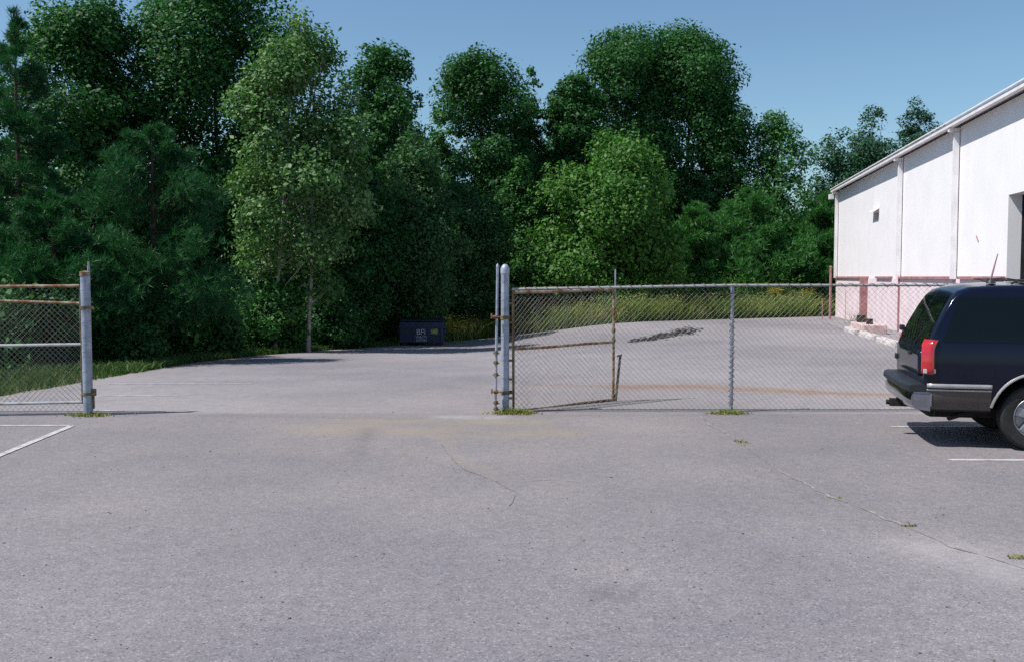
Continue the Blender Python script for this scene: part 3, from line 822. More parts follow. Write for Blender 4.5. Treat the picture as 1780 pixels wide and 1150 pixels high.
for side in (-1, 1):
    patch('side_window', [(.19, 1.20), (1.52, 1.20), (1.52, 1.70), (.385, 1.70)], 'y', M['tint'], side=side)
    patch('side_window', [(1.64, 1.20), (2.36, 1.20), (2.36, 1.69), (1.64, 1.69)], 'y', M['tint'], side=side)
    patch('side_window', [(2.48, 1.20), (3.36, 1.20), (3.02, 1.67), (2.48, 1.67)], 'y', M['tint'], side=side)
    for xa, xb in ((.03, RA - .478), (RA + .478, FA - .478), (FA + .50, 4.93)):
        patch('lower_cladding', [(xa, .44), (xb, .44), (xb, .655), (xa, .655)], 'y', M['cladding'], 12, 4, .004, side=side)
        patch('side_moulding', [(xa, .690), (xb, .690), (xb, .735), (xa, .735)], 'y', M['moulding'], 12, 2, .014, side=side, thick=.02)
        patch('side_moulding', [(xa, .655), (xb, .655), (xb, .672), (xa, .672)], 'y', M['moulding'], 12, 1, .008, side=side, thick=.01)
    for xs in (1.60, 2.43):
        patch('door_seam', [(xs, .66), (xs + .010, .66), (xs + .010, 1.74), (xs, 1.74)], 'y', M['under'], 1, 24, .002, side=side)
    for xs in (1.68, 2.52):
        mb = MB(); mb.tube([(xs, side * .985, 1.05), (xs + .02, side * 1.02, 1.06), (xs + .16, side * 1.02, 1.06), (xs + .18, side * .985, 1.05)], .014, 8); mb.build('door_handle', M['black_plastic'], car, smooth=40)
    for xa in (RA, FA):                     # lip of the wheel arch
        pts_ = []
        for g in np.linspace(R(10), R(170), 25):
            o = Vector((xa + .475 * math.cos(g), side * 3, WR + .02 + .475 * math.sin(g)))
            h = bvh.ray_cast(o, Vector((0, -side, 0)))[0]
            if h is None or abs(h.y) < .8: h = Vector((o.x, side * .965, o.z))
            pts_.append(h + Vector((0, side * .006, 0)))
        mb = MB(); mb.tube(pts_, .016, 8); mb.build('wheel_arch_trim', M['moulding'], car, smooth=40)
    # tail lamp wraps the corner
    mb = MB()
    yy = lambda x, z: side * (bvh.ray_cast(Vector((x, side * 3, z)), Vector((0, -side, 0)))[0].y * side + .008)
    lamp = []
    for z in np.linspace(.84, 1.22, 7):
        zz = min(z, 1.12)
        xo = 0 if z < 1.13 else (z - 1.13) * .45
        a = Vector((.098 + xo, yy(.098 + xo, z), z)); b = Vector((.06 + xo, yy(.06 + xo, z), z))
        if side < 0:
            c = Vector((.012 + xo, yy(.02 + xo, z) - side * .012, z)); d = Vector((-.002 + xo, yy(.02 + xo, z) - side * .020, z)); e = Vector((-.002 + xo, yy(.02 + xo, z) - side * .024, z))
        else:
            c = b + Vector((-.006, 0, 0)); d = c + Vector((-.003, -.003, 0)); e = d + Vector((0, -.004, 0))
        lamp.append([a, b, c, d, e])
    vs = [p for r in lamp for p in r]
    fs = [(i * 5 + j, i * 5 + j + 1, i * 5 + 6 + j, i * 5 + 5 + j) for i in range(6) for j in range(4)]
    mb.add(vs, fs)
    o = mb.build('tail_lamp', M['lamp_red'], car, smooth=60)
    s = o.modifiers.new('t', 'SOLIDIFY'); s.thickness = .03; s.offset = -1 if side < 0 else 1
    mb = MB(); mb.box((.05, side * .976, .875), (.13, .018, .05)); mb.build('reversing_lens', M['lamp_clear'], o, bevel=.004)
# tail: glass, doors, hinges, wiper
patch('rear_window', [(-.80, 1.17), (.80, 1.17), (.68, 1.70), (-.68, 1.70)], 'x', M['tint'], 14, 10)
patch('door_seam', [(-.006, .66), (.006, .66), (.006, 1.76), (-.006, 1.76)], 'x', M['under'], 1, 20, .006)
patch('rear_door_panel', [(-.80, .80), (.80, .80), (.80, 1.09), (-.80, 1.09)], 'x', M['car_paint'], 8, 4, .012, thick=.012)
for s in (1,):
    for z in (.90, 1.27):
        mb = MB(); mb.box((0.0 if z < 1.1 else .05, s * .90, z), (.06, .09, .07)); mb.build('hinge', M['black_plastic'], car, bevel=.012)
mb = MB(); mb.tube([(.0, -.30, 1.15), (.15, -.50, 1.44)], .008, 6); mb.tube([(.06, -.28, 1.24), (.22, -.62, 1.56)], .006, 6); mb.build('wiper', M['black_plastic'], car)
mb = MB(); mb.box((-.02, -.12, 1.02), (.035, .12, .04)); mb.build('door_handle', M['black_plastic'], car, bevel=.006)
# rear bumper, chrome with a black step on top
def bumper(name, prof, mat, ends=.965, xk=0.0):
    mb = MB(); st = []
    for y in np.linspace(-1, 1, 21):
        t = abs(y)
        back = .055 * t ** 4
        st.append([(x + back if x < .02 else x, y * ends, z) for x, z in prof])
    n = len(prof)
    mb.add([p for r in st for p in r], [(i * n + j, i * n + (j + 1) % n, (i + 1) * n + (j + 1) % n, (i + 1) * n + j) for i in range(20) for j in range(n)] + [tuple(range(n))[::-1], tuple(20 * n + j for j in range(n))])
    return mb.build(name, mat, car, smooth=35)
b = bumper('bumper', [(.015, .42), (-.13, .44), (-.185, .50), (-.19, .58), (-.16, .635), (.015, .635)], M['chrome'], .955)
bumper('bumper_step', [(.012, .637), (-.19, .637), (-.215, .660), (-.205, .705), (-.17, .72), (.012, .72)], M['black_plastic'], .945)
for s in (-1, 1):
    mb = MB(); mb.tube([(-.02, s * .955, .43), (.06, s * .975, .43), (.12, s * .985, .45)], .001, 4)
    mb = MB(); mb.box((-.015, s * .955, .545), (.20, .025, .15)); mb.build('bumper_end', M['chrome'], car, bevel=.02)
# front end (out of frame)
mb = MB(); mb.box((5.13, 0, .56), (.14, 1.86, .24)); mb.build('bumper', M['chrome'], car, bevel=.05)
mb = MB(); mb.box((5.105, 0, .86), (.04, 1.05, .22)); mb.build('grille', M['black_plastic'], car, bevel=.01)
for s in (-1, 1):
    mb = MB(); mb.box((5.07, s * .70, .87), (.10, .32, .20)); mb.build('headlight', M['lamp_clear'], car, bevel=.02)
    mb = MB(); mb.box((3.15, s * 1.08, 1.28), (.10, .22, .17)); mb.build('wing_mirror', M['black_plastic'], car, bevel=.03)
patch('windscreen', [(-.74, 1.28), (.74, 1.28), (.64, 1.72), (-.64, 1.72)], 'f', M['tint'], 14, 10)
# wheels
for xa in (RA, FA):
    for s in (-1, 1):
        mt = Matrix.Translation((xa, s * TRACK, WR)) @ Matrix.Rotation(R(90) * (-s), 4, 'X') if False else Matrix.Translation((xa, s * TRACK, WR)) @ Matrix.Rotation(R(90), 4, 'X') @ Matrix.Scale(-s, 4, (0, 0, 1))
        mb = MB(); mb.lathe([(.24, -.11), (.30, -.125), (.345, -.122), (.368, -.10), (.375, -.05), (.375, .05), (.368, .10), (.345, .122), (.30, .125), (.24, .11)], 44, mt)
        wh = mb.build('wheel', M['rubber'], car, smooth=35)
        mb = MB(); mb.lathe([(.245, -.10), (.245, .10), (.232, .112), (.222, .10), (.20, .04), (.0005, .035)], 36, mt); mb.build('rim', M['alloy'], wh, smooth=35)
        for k in range(5):
            g = k * 2 * math.pi / 5 + .3
            mb = MB(); a = Vector((math.cos(g), math.sin(g), 0)); c_ = Vector((-math.sin(g), math.cos(g), 0))
            P = [a * .05 + c_ * .045, a * .215 + c_ * .055, a * .215 - c_ * .055, a * .05 - c_ * .045]
            mb.add([mt @ (p + Vector((0, 0, z))) for z in (.045, .095) for p in P], [(0, 3, 2, 1), (4, 5, 6, 7), (0, 1, 5, 4), (1, 2, 6, 5), (2, 3, 7, 6), (3, 0, 4, 7)])
            mb.build('spoke', M['alloy'], wh, bevel=.012)
        mb = MB(); mb.lathe([(.062, .04), (.06, .115), (.04, .13), (.0005, .132)], 20, mt); mb.build('hub_cap', M['alloy'], wh, smooth=40)
# underneath
mb = MB(); mb.box((2.5, 0, .37), (4.6, 1.1, .12)); mb.build('chassis', M['under'], car)
mb = MB(); mb.tube([(RA, -.75, WR), (RA, .75, WR)], .055, 10); mb.lathe([(.0005, -.13), (.12, -.08), (.14, 0), (.12, .08), (.0005, .13)], 14, Matrix.Translation((RA, .05, WR)) @ Matrix.Rotation(R(90), 4, 'Y')); mb.build('rear_axle', M['under'], car, smooth=40)
mb = MB(); mb.tube([(1.8, -.52, .36), (.95, -.55, .42), (.45, -.68, .36), (.30, -.80, .33)], .032, 10); mb.build('exhaust_pipe', M['under'], car, smooth=40)
mb = MB(); mb.box((-.11, 0, .40), (.22, .10, .09)); mb.tube([(-.19, 0, .40), (-.26, 0, .40)], .03, 8); mb.build('tow_bar', M['under'], car)
mb = MB(); mb.box((.42, 0, .38), (.6, .85, .20)); mb.build('fuel_tank', M['under'], car, bevel=.06)
# roof rack and the whip aerial on its round base
for s in (-1, 1):
    mb = MB(); mb.tube([(.95, s * .66, 1.85), (1.02, s * .66, 1.885), (2.55, s * .66, 1.885), (2.65, s * .66, 1.84)], .013, 8); mb.build('roof_rail', M['black_plastic'], car, smooth=40)
for x in (1.15, 1.5, 1.9, 2.3):
    mb = MB(); mb.box((x, 0, 1.883), (.05, 1.30, .015)); mb.build('roof_bar', M['black_plastic'], car)
ae = empty('aerial', (.78, -.48, 1.85)); ae.parent = car
mb = MB(); mb.lathe([(.055, 0), (.05, .02), (.022, .045), (.012, .06), (.0005, .06)], 16); mb.build('base', M['black_plastic'], ae, smooth=40)
mb = MB(); mb.tube([(0, 0, .05), (.02, 0, .14), (.065, 0, .34)], [.011, .010, .006], 8); mb.build('whip', M['trim_red'], ae, smooth=40)
mb = MB(); mb.tube([(-.02, .05, .02), (-.16, .12, .055), (-.04, .2, .05), (.2, .16, .06), (.36, .05, .03), (.4, -.02, -.02)], .006, 6); mb.build('cable', M['black_plastic'], ae)

# ------------------------------------------------------------------ leaves and trees
L = {}
L['deep']  = leafmat('deep_green_leaves', (0.0180, 0.0660, 0.0173), (0.0369, 0.1250, 0.0324), (0.0779, 0.2000, 0.0540), 0.3)
L['mid']   = leafmat('mid_green_leaves', (0.0262, 0.0880, 0.0194), (0.0533, 0.1600, 0.0367), (0.1066, 0.2400, 0.0648), 0.3)
L['fresh'] = leafmat('fresh_green_leaves', (0.0324, 0.1056, 0.0173), (0.0720, 0.1848, 0.0324), (0.1584, 0.2904, 0.0648), 0.32)
L['pale']  = leafmat('pale_yellowing_leaves', (0.036, 0.10, 0.03), (0.10, 0.205, 0.06), (0.32, 0.42, 0.19), 0.25)
L['olive'] = leafmat('dull_green_leaves', (0.0262, 0.0780, 0.0238), (0.0508, 0.1320, 0.0454), (0.1066, 0.2000, 0.0810), 0.28)
L['pine']  = leafmat('pine_needles', (0.0131, 0.0620, 0.0238), (0.0262, 0.1050, 0.0367), (0.0533, 0.1650, 0.0540), 0.28, 0.5)
L['softpine'] = leafmat('soft_pine_needles', (0.0276, 0.1037, 0.0259), (0.0575, 0.1830, 0.0454), (0.1035, 0.2684, 0.0648), 0.25, 0.5)
L['blue']  = leafmat('haze_tinted_leaves', (0.0230, 0.0720, 0.0432), (0.0426, 0.1150, 0.0648), (0.0820, 0.1700, 0.0864), 0.28)  # blue haze of distance mixed into the leaf colour
L['grass'] = leafmat('grass_blades', (0.0338, 0.0720, 0.0162), (0.0638, 0.1224, 0.0324), (0.1125, 0.1584, 0.0540), 0.3, 0.6, 0.2)
L['weed']  = leafmat('tall_weeds', (0.085, 0.15, 0.03), (0.19, 0.24, 0.055), (0.40, 0.34, 0.17), 0.38, 0.6, 0.2)
L['flower'] = leafmat('yellow_flowers', (0.20, 0.17, 0.02), (0.28, 0.23, 0.03), (0.36, 0.31, 0.06), 0.2, 0.7, 0.1)
L['dry'] = leafmat('dry_weed', (0.14, 0.15, 0.035), (0.22, 0.21, 0.06), (0.33, 0.28, 0.12), 0.2, 0.7, 0.1)

def unit(a): return a / np.maximum(np.linalg.norm(a, axis=1, keepdims=True), 1e-9)
def leaf_quads(C, Nn, size, aspect, T=None):
    """rhombic, slightly folded leaves at C facing Nn"""
    n = len(C)
    if T is None: T = rng.normal(size=(n, 3))
    T = unit(T - Nn * np.sum(T * Nn, 1, keepdims=True))
    B = np.cross(Nn, T)
    s = size[:, None]
    P = np.stack([C + T * s * .5, C + B * s * .5 * aspect + Nn * s * .08 - T * s * .08, C - T * s * .5, C - B * s * .5 * aspect + Nn * s * .08 - T * s * .08], 1)
    return P.reshape(-1, 3), np.arange(4 * n).reshape(n, 4)

def tint_of(n, lo=0.0, hi=1.0, k=1.0): return lo + (hi - lo) * rng.random(n) ** k

PROF = {'egg': lambda t: np.sin(np.pi * np.clip(t, 0, 1) ** 0.75) ** 0.65,
        'round': lambda t: np.sqrt(np.clip(1 - (2 * t - 1) ** 2, 0, 1)),
        'tall': lambda t: np.sin(np.pi * np.clip(t * 0.96 + .04, 0, 1) ** 0.62) ** 0.75,
        'dome': lambda t: np.clip(1 - t ** 2.6, 0, 1) ** 0.6 * (0.75 + .25 * t),
        'full': lambda t: np.clip(1 - np.abs(2 * t - 1.08) ** 3.0, 0, 1) ** .5,
        'cone': lambda t: (1 - np.clip(t, 0, 1)) ** 0.75 * np.clip(t * 9 + .35, 0, 1)}

def tree(name, label, cat, x, y, top, rad, z0, prof, leaf, bark, nclump, nleaf, lsize, aspect=0.62, clump=0.42, lobe=0.50, trunk_r=0.16, stems=1, loose=1.0, group='trees along the far edge', visible_limbs=10, ysq=1.0, lean=0.0, filling=.28):
    """broad leaved tree: leaf clumps spread through a crown volume, with gaps between them; trunk with limbs"""
    zb = float(gz(x, y))
    t = tag(empty(name, (x, y, zb)), label, cat, group)
    H = top - zb
    hc = H - z0
    nclump = int(nclump * 2.2)
    nl = int(np.clip(6.0 * hc / rad, 8, 26))
    lt = ((np.arange(nl) + rng.random(nl)) / nl) ** .85                     # lobes: the big rounded heads of the crown
    la = rng.random() * 6.283 + np.arange(nl) * 2.399 + rng.normal(size=nl) * .4
    env = PROF[prof](lt)
    lr = rad * lobe * (0.75 + 0.5 * rng.random(nl)) * np.clip(env + .25, .45, 1)
    lc = np.maximum(env * rad * (0.85 + .3 * rng.random(nl)) - lr * .95, 0) 
    lz = np.clip(z0 + hc * lt, z0 + lr * .5, H - lr * .9)
    k_ = int(np.argmax(lz)); lz[k_] = H - lr[k_] * 1.0; lc[k_] *= .4
    LC = np.stack([lc * np.cos(la) + lean * lz, lc * np.sin(la) * ysq, lz], 1)
    li = rng.choice(nl, nclump, p=lr ** 2 / (lr ** 2).sum())
    dd = rng.normal(size=(nclump, 3)); dd[:, 2] = np.where(dd[:, 2] < 0, dd[:, 2] * .6, dd[:, 2]); dd = unit(dd)
    CC = LC[li] + dd * (lr[li] * (0.55 + .42 * rng.random(nclump)))[:, None] * np.array([1, 1, .9])
    cr = lr[li] * clump * (0.6 + 0.8 * rng.random(nclump))
    lt_ = rng.random(nl)
    wgt = cr ** 2; wgt /= wgt.sum()
    idx = rng.choice(nclump, nleaf, p=wgt)
    d = unit(rng.normal(size=(nleaf, 3)))
    rad_l = cr[idx] * (0.35 + 0.65 * rng.random(nleaf) ** 0.5) * loose * (1 + 0.35 * (rng.random(nleaf) < .08))
    P = CC[idx] + d * rad_l[:, None] * np.array([1, 1, .78])
    fill = rng.random(nleaf) < filling                                  # leaves between the clumps, through the whole lobe
    P[fill] = (LC[li[idx]] + d * (lr[li[idx]] * (0.25 + .75 * rng.random(nleaf) ** .6))[:, None])[fill]
    out = unit(P - np.array([0, 0, z0 + (H - z0) * .45]))
    Nn = unit(d * .55 + out * .35 + np.array([0, 0, .45]) + rng.normal(size=(nleaf, 3)) * .55)
    size = lsize * (0.45 + 1.0 * rng.random(nleaf) ** 1.4)
    V, Q = leaf_quads(P, Nn, size, aspect)
    ct = rng.random(nclump) * .2 + lt_[li] * .25
    link('crown', np_mesh('crown', V, Q, np.clip(ct[idx] + .6 * rng.random(nleaf) ** 1.3, 0, 1)), leaf, t)
    mb = MB()
    for sidx in range(stems):
        ox = 0 if stems == 1 else (sidx - (stems - 1) / 2) * rad * .42
        oy = 0 if stems == 1 else random.uniform(-.4, .2)
        pts_ = []
        for k in range(8):
            u = k / 7
            pts_.append((ox * (1 - .25 * u) + random.uniform(-.06, .06) * (k > 0) + lean * u * H, oy + random.uniform(-.06, .06) * (k > 0), -0.15 + u * H * .86))
        mb.tube(pts_, [trunk_r * (1 - .82 * k / 7) * (1.25 if k == 0 else 1) for k in range(8)], 8)
        for c in rng.choice(nclump, min(nclump, visible_limbs), replace=False):
            e = Vector(CC[c]); h = max(0.15 * H, e.z * random.uniform(.5, .8))
            u = min(.98, h / (H * .86)); s_ = Vector(pts_[0]).lerp(Vector(pts_[-1]), u)
            mid_ = s_.lerp(e, .5) + Vector((0, 0, random.uniform(-.1, .25)))
            q = trunk_r * .38 * (1 - .6 * u)
            mb.tube([s_, mid_, e], [q, q * .7, q * .25], 5)
    mb.build('trunk', bark, t, smooth=60)
    return t

def pine(name, label, cat, x, y, top, rad, z0, leaf, ntuft, nlen=0.20, wid=0.016, spike=0.0, per=11, group='pines and firs', droop=0.12, pw=0.75, top_gap=0.0):
    """soft needled tree: whorled boughs carrying tufts of long needles"""
    zb = float(gz(x, y)); H = top - zb
    t = tag(empty(name, (x, y, zb)), label, cat, group)
    nb_ = max(24, int((H - z0) * 9))
    mb = MB()
    mb.tube([(random.uniform(-.05, .05), 0, -.15), (0.03, 0, H * .35), (-.03, .02, H * .7), (0, 0, H * .97)], [rad * .055, rad * .045, rad * .025, .012], 8)
    bp = []; bd = []; bw = []
    for b in range(nb_):
        u = (b + random.random()) / nb_
        z = z0 + (H - z0) * (u ** 0.92) * .97
        g = random.random() * 6.283
        env = (1 - u) ** pw * random.uniform(.62, 1.12) * (1 - .25 * math.exp(-u * 8))
        ln = rad * max(.07, env)
        rise = ln * random.uniform(.05, .5)
        a = Vector((0, 0, z)); m_ = Vector((math.cos(g) * ln * .55, math.sin(g) * ln * .55, z + rise * .35 - droop * ln)); e = Vector((math.cos(g) * ln, math.sin(g) * ln, z + rise))
        mb.tube([a, m_, e], [.018 + ln * .010, .012 + ln * .005, .005], 4, cap=False)
        for k in range(5):
            bp.append((m_.lerp(e, k / 4.0) if k else a.lerp(m_, .75))); bd.append((e - m_).normalized() + Vector((0, 0, .25))); bw.append(ln)
    mb.build('trunk', M['bark'], t, smooth=60)
    bp = np.array(bp); bd = unit(np.array(bd)); bw = np.array(bw)
    idx = rng.choice(len(bp), ntuft, p=bw / bw.sum())
    tc = bp[idx] + rng.normal(size=(ntuft, 3)) * np.minimum(bw[idx][:, None] * .16, .42) * np.array([1, 1, .62])
    td = unit(bd[idx] * .8 + rng.normal(size=(ntuft, 3)) * .45 + np.array([0, 0, .25]))
    if spike:
        ns = 70
        tc = np.vstack([tc, np.stack([rng.normal(size=ns) * .03, rng.normal(size=ns) * .03, H - spike * rng.random(ns)], 1)]); td = np.vstack([td, unit(np.array([[0, 0, 1.0]]) + rng.normal(size=(ns, 3)) * .3)])
    n = len(tc) * per
    C0 = np.repeat(tc, per, 0); D = unit(np.repeat(td, per, 0) * .9 + rng.normal(size=(n, 3)) * .55)
    ln = nlen * (.7 + .6 * rng.random(n))
    Cc = C0 + D * ln[:, None] * .5
    Nn = unit(rng.normal(size=(n, 3)) + np.array([0, 0, .5])); Nn = unit(Nn - D * np.sum(D * Nn, 1, keepdims=True))
    V, Q = leaf_quads(Cc, Nn, ln, wid / nlen, T=D)
    tint = np.clip(np.repeat(rng.random(len(tc)) * .5, per) + rng.random(n) * .5, 0, 1)
    link('crown', np_mesh('crown', V, Q, tint), leaf, t)
    return t

def spot(px, top_px, hw_px, Y):
    """survey a tree: x, y, height of its top, radius of its crown in metres"""
    p = at(px, 500, Y); q = at(px, top_px, Y)
    return p.x, Y, q.z, hw_px / 1700.0 * Y

BD, BP = M['bark'], M['bark_pale']
def T(name, label, px, tp, hw, Y, z0, prof, leaf, nclump, nleaf, ls, bark=BD, **kw):
    x, y, top, rad = spot(px, tp, hw, Y)
    return tree(name, label, 'tree', x, y, top, rad, z0, prof, L[leaf], bark, nclump, nleaf, ls, **kw)
def PN(name, label, px, tp, hw, Y, z0, leaf, ntuft, **kw):
    x, y, top, rad = spot(px, tp, hw, Y)
    return pine(name, label, 'tree', x, y, top, rad, z0, L[leaf], ntuft, **kw)

# left
PN('pine_tree', 'tall dark pine at the left edge whose bare leader pokes into the sky', 38, 20, 120, 27, 0.3, 'pine', 6500, spike=1.0, pw=0.62)
PN('pine_tree', 'broad soft dark pine in front of the two tallest trees, left of the pale poplar', 270, 210, 165, 25.5, 0.2, 'pine', 8500, pw=0.6)
PN('pine_tree', 'low dark pine at the left edge above the folded gate leaf', 95, 330, 140, 23.5, 0.2, 'pine', 5500, pw=0.55)
T('broadleaf_tree', 'tall dark tree topped by two rounded heads behind the left edge pine', 165, -2, 132, 36, 2.0, 'full', 'deep', 112, 70726, 0.163, group='tall dark trees at left')
T('broadleaf_tree', 'tallest dark tree, its top cut off by the upper edge, left of the pale poplar', 380, -75, 152, 38, 2.5, 'full', 'deep', 120, 81607, 0.163, group='tall dark trees at left')
T('broadleaf_tree', 'dark tree leaning in from the upper left corner', -50, 30, 60, 36, 3.0, 'full', 'deep', 48, 24481, 0.155, group='tall dark trees at left')
T('poplar_tree', 'pale yellowing poplar with two thin whitish trunks and a loose crown', 508, 14, 128, 33, 1.6, 'egg', 'pale', 192, 36722, 0.155, bark=BP, stems=2, trunk_r=0.075, lean=.045, loose=1.3, filling=.16, lobe=.42, visible_limbs=22)
T('broadleaf_tree', 'dark dense tree just right of the pale poplar, with a stepped right side', 670, 72, 90, 45, 2.0, 'full', 'deep', 72, 46243, 0.172)
T('broadleaf_tree', 'dull olive slender tree between the dark stepped tree and the round tree', 718, 205, 92, 41, 0.5, 'egg', 'olive', 88, 32643, 0.146)
# middle
T('broadleaf_tree', 'round headed dark tree standing clear against the sky in the middle', 838, 88, 100, 53, 3.0, 'full', 'deep', 96, 57124, 0.181)
T('broadleaf_tree', 'narrow dark tree touching the right side of the round headed tree', 922, 112, 54, 55, 3.0, 'tall', 'deep', 48, 27202, 0.181)
T('broadleaf_tree', 'large dark tree forming the left half of the biggest crown', 1070, 50, 118, 57, 3.0, 'full', 'deep', 128, 73446, 0.189)
T('broadleaf_tree', 'large dark tree forming the right half of the biggest crown', 1190, 46, 108, 58, 3.0, 'full', 'deep', 128, 73446, 0.189, lean=0.01)
T('broadleaf_tree', 'lower dark shoulder tree on the left of the biggest crown', 1000, 128, 58, 55, 2.0, 'full', 'deep', 64, 35362, 0.181)
T('broadleaf_tree', 'lower dark shoulder tree on the right of the biggest crown', 1246, 150, 50, 56, 2.0, 'full', 'deep', 57, 32643, 0.181)
T('broadleaf_tree', 'bright fresh green spreading tree before the biggest crown', 1058, 238, 142, 48, 0.4, 'egg', 'fresh', 176, 54405, 0.198, loose=1.25, filling=.12, lobe=.36)
T('broadleaf_tree', 'grey green bushy tree behind the dumpster', 800, 325, 95, 46, 0.3, 'full', 'olive', 96, 43524, 0.146)
T('broadleaf_tree', 'mid green bushy tree left of the centre gate post', 905, 265, 62, 50, 0.5, 'tall', 'mid', 72, 32643, 0.155)
T('broadleaf_tree', 'dark bushy tree right behind the pale poplar trunks', 620, 300, 85, 39, 0.3, 'full', 'deep', 80, 40803, 0.146)
# right
T('broadleaf_tree', 'mid green loose topped tree right of the biggest crown', 1342, 190, 84, 56, 0.5, 'egg', 'mid', 96, 38083, 0.172, loose=1.15)
PN('pine_tree', 'soft green pine in front of the loose topped tree, left of the warehouse', 1300, 330, 105, 52, 0.2, 'softpine', 6000, nlen=.30, wid=.032, pw=0.5)
PN('pine_tree', 'soft green pine touching the far corner of the warehouse', 1425, 335, 80, 54, 0.2, 'softpine', 5000, nlen=.30, wid=.032, pw=0.5)
PN('pine_tree', 'small soft green pine beside the bright fresh green tree', 1205, 350, 60, 51, 0.2, 'softpine', 3600, nlen=.30, wid=.032, pw=0.5)
T('broadleaf_tree', 'haze tinted slender tree with spiky top nearest the warehouse eave', 1512, 180, 66, 74, 1.0, 'egg', 'blue', 72, 27202, 0.215, loose=1.2)
T('broadleaf_tree', 'haze tinted ragged tree in the gap left of the spiky topped tree', 1446, 215, 74, 70, 1.0, 'egg', 'blue', 64, 24481, 0.215, loose=1.2)
T('broadleaf_tree', 'haze tinted narrow tree peeking over the warehouse roof', 1588, 163, 50, 80, 2.0, 'egg', 'blue', 48, 17681, 0.215, loose=1.2)
T('broadleaf_tree', 'tip of a far haze tinted tree just showing over the warehouse roof, right of the others', 1640, 200, 30, 84, 5.0, 'tall', 'blue', 22, 5983, 0.215, loose=1.2)
T('broadleaf_tree', 'mid green tree filling the dip left of the round headed tree', 762, 188, 52, 51, 0.5, 'egg', 'mid', 60, 14000, 0.19)
T('broadleaf_tree', 'dark tree in the notch between the round headed tree and the biggest crown', 958, 190, 46, 59, 0.5, 'egg', 'deep', 60, 13000, 0.20)
# bushes along the edge
T('bush', 'leafy bush at the foot of the pale poplar', 478, 470, 70, 33, 0.0, 'dome', 'mid', 54, 17681, 0.129, trunk_r=.04, group='bushes along the edge')
T('bush', 'round bush left of the dumpster, in the grass', 560, 500, 80, 36.5, 0.0, 'dome', 'deep', 54, 20400, 0.129, trunk_r=.04, group='bushes along the edge')
T('bush', 'dark bush overhanging the dumpster', 668, 470, 70, 42, 0.0, 'dome', 'deep', 54, 20400, 0.138, trunk_r=.04, group='bushes along the edge')
T('bush', 'dark bush between the dumpster and the centre gate post', 830, 460, 75, 47, 0.0, 'dome', 'mid', 54, 20400, 0.138, trunk_r=.04, group='bushes along the edge')
T('bush', 'leafy bush at the foot of the bright fresh green spreading tree', 1120, 440, 95, 47, 0.0, 'dome', 'fresh', 64, 21762, 0.155, trunk_r=.05, group='bushes along the edge')
T('bush', 'dark low bush behind the folded gate leaf', 60, 480, 110, 22.5, 0.0, 'dome', 'deep', 57, 21762, 0.103, trunk_r=.04, group='bushes along the edge')
T('bush', 'dark bush behind the left gate post', 215, 470, 95, 24.5, 0.0, 'dome', 'deep', 57, 24481, 0.103, trunk_r=.04, group='bushes along the edge')
T('bush', 'dark bush under the broad pine, left of the poplar', 350, 480, 90, 28.5, 0.0, 'dome', 'deep', 57, 23121, 0.120, trunk_r=.04, group='bushes along the edge')

# the deep wood behind: one mass of foliage
def mass(name, label, cat, boxes, n, ls, leaf):
    P = []; 
    for (x0, x1, y0, y1, z0, z1, wt) in boxes:
        k = int(n * wt); P.append(np.stack([x0 + (x1 - x0) * rng.random(k), y0 + (y1 - y0) * rng.random(k), z0 + (z1 - z0) * rng.random(k)], 1))
    P = np.vstack(P)
    P[:, 2] *= (0.80 + 0.2 * np.sin(P[:, 0] * .9) * np.sin(P[:, 0] * .37 + 1.3))
    P[:, 2] += gz(P[:, 0], P[:, 1])
    Nn = unit(rng.normal(size=P.shape) + np.array([-.2, -.4, .5]))
    V, Q = leaf_quads(P, Nn, ls * (.6 + .8 * rng.random(len(P))), .65)
    o = link(name, np_mesh(name, V, Q, rng.random(len(P))), leaf)
    return tag(o, label, cat, kind='stuff')
mass('woodland', 'deep dark woodland filling the gaps behind the front trees', 'woodland',
     [(-34, -14, 37, 46, 0, 9.5, .24), (-17, -3, 48, 58, 0, 10, .24), (-5, 11, 60, 68, 0, 10.5, .22), (9, 26, 63, 73, 0, 8, .20), (18, 40, 76, 90, 0, 8.5, .10)], 190000, 0.27, L['deep'])
mass('undergrowth', 'low dark brush growing under the trees along the lot edge', 'undergrowth',
     [(-20, -10.5, 21, 27, 0, 2.4, .22), (-13, -8.5, 27, 35, 0, 2.0, .2), (-10, -5.5, 36.5, 44, 0, 2.2, .2), (-6, 2, 46, 50, 0, 2.4, .18), (2, 16, 51, 56, 0, 2.6, .2)], 60000, 0.17, L['deep'])

